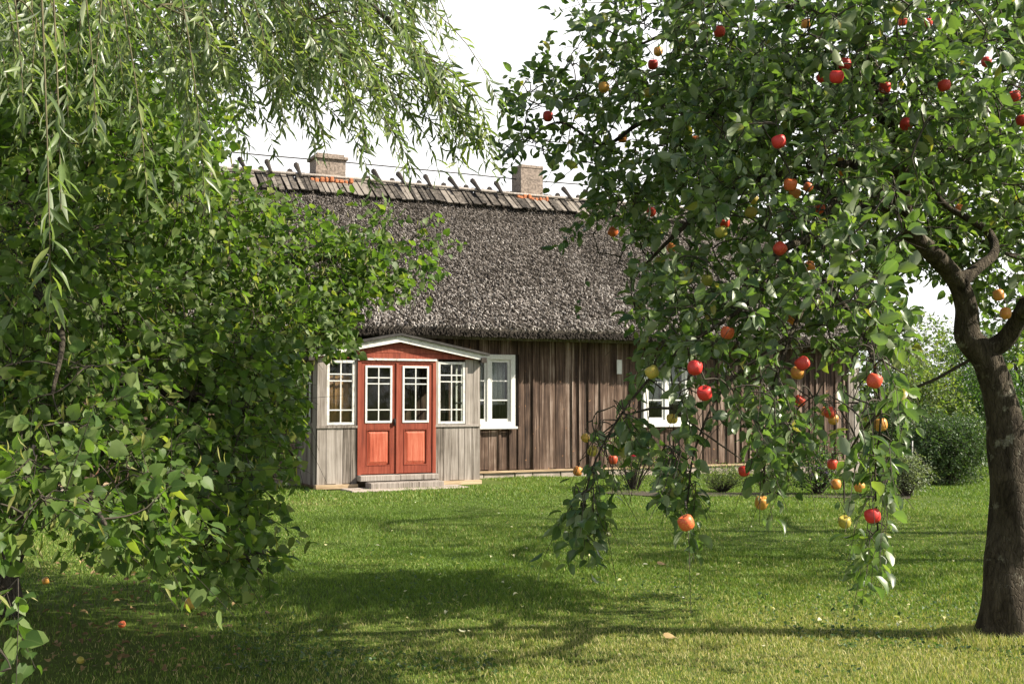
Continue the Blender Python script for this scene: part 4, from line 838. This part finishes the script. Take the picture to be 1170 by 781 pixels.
for i in range(175):
    x0 = random.uniform(-40, 430) if random.random() < .45 else random.uniform(170, 440); y0 = random.uniform(-85, 55) - max(0, x0 - 300) * .12; slope_ = max(-.1, .14 + 1.0 * max(0, (x0 - 60)) / 400 + random.gauss(0, .3))
    strand(x0, y0, random.uniform(4.6, 6.6), random.uniform(50, 165), slope_)
for i in range(22): strand(random.uniform(270, 420), random.uniform(-60, 60), random.uniform(5.0, 6.4), random.uniform(80, 150), random.uniform(.2, 1.1))
for a in ((400, 60, 5.8, 95, 1.2), (430, 75, 5.7, 95, 1.2), (465, 70, 5.7, 90, 1.15), (480, -30, 5.6, 75, .5), (445, 20, 5.7, 90, 1.1), (440, 105, 5.7, 95, 1.0), (470, -40, 5.6, 75, .6), (410, 115, 5.6, 85, 1.1), (370, 120, 5.7, 95, .9), (490, 90, 5.7, 75, 1.0), (385, 60, 5.7, 130, 1.0), (455, 85, 5.6, 105, 1.1), (420, 30, 5.6, 120, 1.2), (480, 130, 5.6, 60, 1.1), (480, 60, 5.6, 110, 1.15), (500, 100, 5.6, 90, 1.1), (470, 90, 5.6, 100, 1.3), (495, 70, 5.6, 85, 1.2), (450, 50, 5.7, 120, 1.3), (490, -20, 5.6, 75, .6), (500, 110, 5.6, 62, .9)): strand(*a)
for a in ((45, -60, 3.2, 400, .05), (58, -60, 3.3, 300, .06), (92, -50, 3.9, 200, .14), (10, -50, 3.4, 170, .15), (130, -40, 4.0, 270, .22), (200, -40, 4.4, 260, .2)): strand(*a)
SV = np.array(strands); tan = nrm(np.gradient(SV, axis=1)); sl_len = np.linalg.norm(np.diff(SV, axis=1), axis=2).sum(1)
LP, LY, LN = [], [], []
for i in range(len(SV)):
    n = int(sl_len[i] / .021); tt = (np.arange(n) + rng.uniform(.2, .8, n)) / n
    if i >= len(SV) - 6: tt = np.concatenate([tt[tt > .6], tt[tt < .6][::3]])
    n = len(tt); f = tt * 8; j = np.minimum(f.astype(int), 7); fr = (f - j)[:, None]; p = SV[i][j] * (1 - fr) + SV[i][j + 1] * fr; tg = nrm(tan[i][j])
    ang = np.arange(n) * 2.4 + rng.uniform(0, 6.28) + rng.normal(0, .4, n); A = nrm(np.cross(tg, [.2, .9, .35])); Bv = np.cross(tg, A); rad = A * np.cos(ang)[:, None] + Bv * np.sin(ang)[:, None]
    LP.append(p); LY.append(nrm(tg * rng.uniform(.5, 1.1, (n, 1)) + rad * rng.uniform(.5, 1.25, (n, 1)) + np.array([0, 0, -.25]))); LN.append(nrm(rad * .5 + rng.normal(0, .6, (n, 3)) + np.array([.1, -.2, .6])))
LP, LY, LN = map(np.concatenate, (LP, LY, LN)); LS = rng.uniform(.06, .112, len(LP))
tops = SV[:, 0]; cn_ = connect(np.concatenate(nodes), tops, .15); r0 = np.full(len(cn_), .006)
v1, f1, s1 = tube_geo(cn_, np.tile(np.linspace(.005, .003, 5), (len(cn_), 1)), 5, False); v2, f2, s2 = tube_geo(SV, np.tile(np.linspace(.0035, .0012, 9), (len(SV), 1)), 5, False)
o = new_mesh('shoots', np.concatenate([v1, v2]), np.concatenate([f1, f2 + len(v1)]), np.concatenate([s1, s2]), M['willow_twig'], willow, True, origin=WB); o['kind'] = 'stuff'
x, y, d = proj(LP); k = ~((((x - 371) / 27) ** 2 + ((y - 193) / 24) ** 2 < 1)) & ~((((x - 602) / 25) ** 2 + ((y - 210) / 26) ** 2 < 1)) & ~((((x - 520) / 50) ** 2 + ((y - 35) / 42) ** 2 < 1) & (rng.random(len(x)) < .55)); LP, LY, LN, LS = LP[k], LY[k], LN[k], LS[k]
x, y, d = proj(LP); m = (x > 5) & (x < 1165) & (y > 5); sel = np.argsort(-np.where(m, LS / d, 0))[:300]; leaf_parts(WILLOW_LEAF, LP, LY, LN, LS, M['willow_leaf'], willow, WB, sel)
rest = np.ones(len(LP), bool); rest[sel] = False; bake_leaves('crown', WILLOW_LEAF, LP[rest], LY[rest], LN[rest], LS[rest], M['willow_leaf'], willow, WB)
print('willow leaves', len(LP))

# ---- simple trees and shrubs from world-space lobes
def lobes_points(lobes, n):
    R = np.array([l[3] * l[4] * l[5] for l in lobes]) ** (2 / 3); cnt = np.maximum(3, (n * R / R.sum()).astype(int)); P, O = [], []
    for l, c in zip(lobes, cnt):
        q_ = ball(c, .6); P.append(np.array(l[:3]) + q_ * np.array(l[3:6])); O.append(q_)
    return np.concatenate(P), np.concatenate(O)
def free_tree(name, label, x, y, H, R, n, leaf, lmat, r0=.16, bare=.28, group=None, seed=0, lob=9, parts=0, tpl=SMALL_LEAF, nl=9, cat='tree'):
    rs = random.Random(seed); b = np.array([x, y, float(ground_z(x, y))])
    tr = [(*b + [0, 0, -.1], r0 * 1.5), (*b + [0, 0, .15], r0 * 1.05)] + [(*b + [rs.gauss(0, .06) * H * .3, rs.gauss(0, .06) * H * .3, H * f], r0 * (1 - f * .9)) for f in (.3, .55, .8, .95)]
    lb = []; limbs = []
    for i in range(lob):
        a = i * 2.4 + rs.uniform(-.4, .4); f = bare + (1 - bare) * (i + .6) / lob * .95; rr = R * (1 - .55 * abs(f - .5)) * rs.uniform(.45, .7) * (1.15 - f * .55)
        c = b + [math.cos(a) * rr, math.sin(a) * rr, H * f]; e = R * rs.uniform(.34, .5); lb.append((*c, e, e, e * .8)); s = np.array(tr[2 + min(3, int(f * 4))][:3]); limbs.append([(*s, r0 * .4), (*(s * .5 + c * .5 + [0, 0, .1]), r0 * .25), (*c, r0 * .1)])
    P, O = lobes_points(lb, n // nl); Dr = nrm(O + rng.normal(0, .4, P.shape) + [0, 0, .1])
    return build_tree(name, label, cat, b, tr, limbs, P, Dr, tpl, lmat, M['linden_bark'], M['twig'], dict(Lr=(.2, .5), nl=nl, leaf=leaf, droop=.2, spread=.85, up=.8, leafdroop=.3, petiole=.3), group=group, parts=parts, twig_r=.006)
for gx, gy, gh, gr, sd, lab in ((9.0, 10.0, 7.4, 2.9, 3, 'leafy garden tree beyond the right edge, nearest to the apple tree'), (9.9, 12.6, 9.2, 3.0, 5, 'tallest leafy garden tree beyond the right edge'), (15.5, 3.0, 7.5, 4.6, 9, 'unseen leafy tree added right of the camera to darken the porch glass reflections')):  # last tree is unseen, added low and dense to darken porch glass reflections
    free_tree('garden_tree', lab, gx, gy, gh, gr, 5200 if gx < 12 else 15000, .10 if gx < 12 else .16, M['tree_leaf'], bare=.36 if gx < 12 else .05, seed=sd, group='trees right of the lawn')
for i, (px, D, H, R, lm, n, lab) in enumerate(((1035, 34, 4.0, 2.0, 'pale_leaf', 6500, 'pale yellow green tree behind the house corner'), (1098, 37, 3.7, 2.0, 'tree_leaf', 6000, 'green tree left of the apple trunk, far behind the shrub'), (1160, 33, 3.5, 1.8, 'tree_leaf', 5500, 'green tree seen right behind the apple trunk'), (1240, 36, 4.6, 2.4, 'tree_leaf', 5000, 'green far tree at the right edge behind the apple tree'), (1000, 46, 4.6, 2.4, 'dark_leaf', 5000, 'dark green tree farthest behind the house corner'), (1130, 52, 4.4, 3, 'tree_leaf', 5000, 'broad green tree on the horizon behind the lawn'))):
    p = at(px, 456, D); free_tree('background_tree', lab, p[0], D, H, R, n, .14, M[lm], .10, .08, 'trees behind the lawn', 20 + i, 12)
def shrub(name, label, px, py, wpx, hpx, lm, n, leaf, flowers=None, cat='shrub', group=None, seed=1, upright=.5, tpl=SMALL_LEAF, stem='twig'):
    b = on_ground(px, py); D = b[1]; R = wpx * D / F / 2; H = hpx * D / F; rs = random.Random(seed); t = empty(name, tuple(b)); tag(t, label, cat, group)
    lb = [(b[0] + rs.uniform(-.62, .62) * R, D + rs.uniform(-.6, .6) * R, b[2] + H * rs.uniform(.25, .75), R * rs.uniform(.32, .5), R * rs.uniform(.3, .5), H * rs.uniform(.2, .3)) for _ in range(9)] + [(b[0], D, b[2] + H * .4, R * .7, R * .7, H * .4)]
    nl = 7; P, O = lobes_points(lb, n // nl); P[:, 2] = np.maximum(P[:, 2], b[2] + .04); Dr = nrm(O * .6 + rng.normal(0, .35, P.shape) + [0, 0, upright])
    tw, pos, yd, nv, size, sid = make_sprigs(P, Dr, (.10, .28), nl, leaf, .1, .8, .8, .2)
    z = pos[:, 2] > b[2] + .02; pos, yd, nv, size = pos[z], yd[z], nv[z], size[z]
    k = rng.choice(len(P), min(len(P), 60), False); ends = P[k]; base = b + (ends - b) * np.array([.15, .15, 0]); tt = np.linspace(0, 1, 5)[None, :, None]; c = base[:, None] * (1 - tt) + ends[:, None] * tt + np.sin(np.pi * tt) * np.array([0, 0, .08]) * H
    v1, f1, s1 = tube_geo(c, np.tile(np.linspace(.008, .003, 5), (len(c), 1)), 5, False); v2, f2, s2 = tube_geo(tw[:, ::2], np.tile(np.linspace(.003, .0015, 3), (len(tw), 1)), 3, False)
    o = new_mesh('stems', np.concatenate([v1, v2]), np.concatenate([f1, f2 + len(v1)]), np.concatenate([s1, s2]), M[stem], t, True, origin=b); o['kind'] = 'stuff'
    bake_leaves('foliage', tpl, pos, yd, nv, size, M[lm], t, b)
    for (fx, fy, fs, fm) in flowers or []:
        c = at(fx, fy, D - .25); fl = MB(); fr = fs * D / F / 2
        for kk in range(3):
            for j in range(6 - kk):
                a = j * 6.283 / (6 - kk) + kk * .5; r = fr * (1 - .3 * kk); d = np.array([math.cos(a) * r, math.sin(a) * r, fr * (.1 + .4 * kk)]); s_ = np.array([-math.sin(a), math.cos(a), 0]) * r * .45
                pp = c - b; fl.add([pp, pp + d * .6 - s_ + [0, 0, -.1 * fr], pp + d, pp + d * .6 + s_ + [0, 0, -.1 * fr]], [0, 1, 2, 3], [4])
        fo = fl.build('flower', M[fm], t)
        j = ((P - c) ** 2).sum(1).argmin(); MB().tube([P[j] - b, (P[j] + c) / 2 - b + [0, 0, .02], c - b], [.003, .003, .0025], 5).build('flower_stalk', M['twig'], t)
    return t
shrub('rounded_shrub', 'dark rounded shrub on the lawn left of the apple trunk', 1085, 553, 118, 84, 'dark_leaf', 14000, .07, seed=2, upright=.3)
shrub('rounded_shrub', 'dark green shrub in the shade beside the grey leaved plant', 1040, 545, 70, 84, 'dark_leaf', 9000, .075, seed=12, upright=.3)
shrub('tall_shrub', 'tall yellow green bush behind the dark rounded shrub', 1055, 532, 120, 130, 'pale_leaf', 9000, .10, seed=3)
shrub('tall_shrub', 'tall green bush just left of the apple trunk', 1112, 530, 110, 122, 'tree_leaf', 8000, .10, seed=4)
shrub('tall_shrub', 'green bush at the right edge behind the apple trunk', 1190, 526, 90, 110, 'tree_leaf', 3000, .085, seed=14)
shrub('grey_plant', 'low grey green plant in front of the dark shrubs', 1036, 567, 52, 52, 'grey_leaf', 3600, .05, seed=5, upright=.8)
shrub('rose_bush', 'rose bush with pink flowers against the brown wall', 724, 560, 74, 62, 'pale_leaf', 2600, .04, [(711, 513, 7, 'pink'), (718, 511, 8, 'pink'), (724, 521, 9, 'pink'), (709, 520, 6, 'pink'), (731, 516, 6, 'pink')], seed=6, upright=.6, cat='bush')
shrub('flower_bush', 'leafy plant with pale lilac flowers right of the hanging apples', 935, 565, 70, 58, 'tree_leaf', 1800, .06, [(937, 535, 8, 'lilac'), (944, 540, 7, 'lilac'), (928, 543, 7, 'lilac')], seed=7, upright=.8, cat='bush')
shrub('bed_plant', 'green upright plant at the bed edge below the white window', 885, 566, 46, 44, 'pale_leaf', 1300, .07, seed=8, upright=1.5, cat='plant', tpl=WILLOW_LEAF)
shrub('bed_plant', 'pale green plant between the hanging apple branches at the bed', 825, 562, 60, 26, 'pale_leaf', 1300, .07, seed=9, upright=1.5, cat='plant', tpl=WILLOW_LEAF)
shrub('porch_plant', 'small dry plant at the left foot of the porch', 378, 551, 34, 26, 'dry_leaf', 420, .05, seed=10, upright=.8, cat='plant')
# bed of bare soil
bpts = [on_ground(x, y) for x, y in ((690, 564), (760, 568), (860, 567), (960, 569), (1040, 570), (1040, 565), (960, 564), (860, 563), (760, 563), (700, 559))]
bv = np.array([p + [0, 0, .012] for p in bpts]); new_mesh('flower_bed_soil', bv, list(range(len(bv))), [len(bv)], M['soil'])['kind'] = 'structure'
# little white marker post by the shrub
pb = on_ground(1043, 566); s_ = 62 * pb[1] / F
tag(MB().tube([pb + [0, 0, -.1], pb + [0, 0, s_ * .6], pb + [.01, 0, s_]], [.011, .011, .009], 7).build('garden_stake', M['white_worn'], smooth=True), 'thin whitish garden stake standing among the shrubs', 'stake')
# ---- fallen leaves and windfalls
def litter(name, label, n, sampler, size, mat):
    xy = np.array([sampler() for _ in range(n)]); z = ground_z(xy[:, 0], xy[:, 1]) + rng.uniform(.015, .045, n); P = np.column_stack([xy, z]); yd = nrm(np.column_stack([rng.normal(0, 1, (n, 2)), rng.normal(0, .15, n)])); nv = nrm(rng.normal(0, .35, (n, 3)) + [0, 0, 1])
    o = bake_leaves(name, APPLE_LEAF, P, yd, nv, rng.uniform(*size, n), mat, None, (0, 0, 0)); tag(o, label, 'leaves', kind='stuff')
def s_lawn():
    while True:
        px, py = random.uniform(290, 1160), random.triangular(570, 775, 620); p = on_ground(px, py); return p[:2]
litter('fallen_leaves', 'small pale fallen leaves dotted over the open lawn', 150, s_lawn, (.02, .05), M['cream_leaf'])
litter('leaf_litter', 'brown dead leaves lying under the linden', 260, lambda: on_ground(random.triangular(0, 330, 130), random.uniform(640, 778))[:2], (.03, .06), M['dry_leaf'])
for (px, py, d, c, lab) in ((218, 697, 14, .3, 'yellow windfall apple on the shaded grass under the linden branches'), (92, 759, 8, .15, 'small pale windfall apple near the bottom left corner'), (139, 718, 8, .62, 'reddish windfall apple lying in the dark shade under the linden'), (52, 668, 8, .4, 'orange windfall apple beside the linden trunk')):
    p = on_ground(px, py); o = link('windfall_apple', ame); dia = d * p[1] / F; o.scale = (dia,) * 3; o.location = p + [0, 0, dia * .45 + .008]; o.rotation_euler = (1.2, .5, px); o.color = (c, 0, 0, 1); tag(o, lab, 'apple', 'windfall apples')
for (px, py, lab) in ((752, 648, 'curled brown dead leaf in the middle of the lawn'), (760, 733, 'flat brown dead leaf on the foreground lawn')):
    p = on_ground(px, py); o = bake_leaves('dead_leaf', LINDEN_LEAF, np.array([p + [0, 0, .03]]), np.array([[1., .2, .1]]), np.array([[.1, -.3, 1.]]), np.array([.075]), M['dry_leaf'], None, (0, 0, 0), kind='thing'); tag(o, lab, 'leaf', 'dead leaves on the lawn')
# ---- clover and small weeds low in the lawn
def s_near():
    while True:
        p = on_ground(random.uniform(240, 1170), random.triangular(600, 781, 760))
        if float(wnoise(p[0], p[1], 1.8, 44)) > .05: return p[:2]
_xy = np.array([s_near() for _ in range(2600)]); _n = len(_xy)
_P = np.column_stack([_xy, ground_z(_xy[:, 0], _xy[:, 1]) + rng.uniform(.012, .032, _n)])
tag(bake_leaves('lawn_clover', LINDEN_LEAF, _P, nrm(np.column_stack([rng.normal(0, 1, (_n, 2)), rng.normal(.1, .3, _n)])), nrm(rng.normal(0, .4, (_n, 3)) + [0, 0, 1]), rng.uniform(.012, .028, _n), M['tree_leaf'], None, (0, 0, 0)), 'patches of low clover and weeds among the lawn grass', 'clover', kind='stuff')
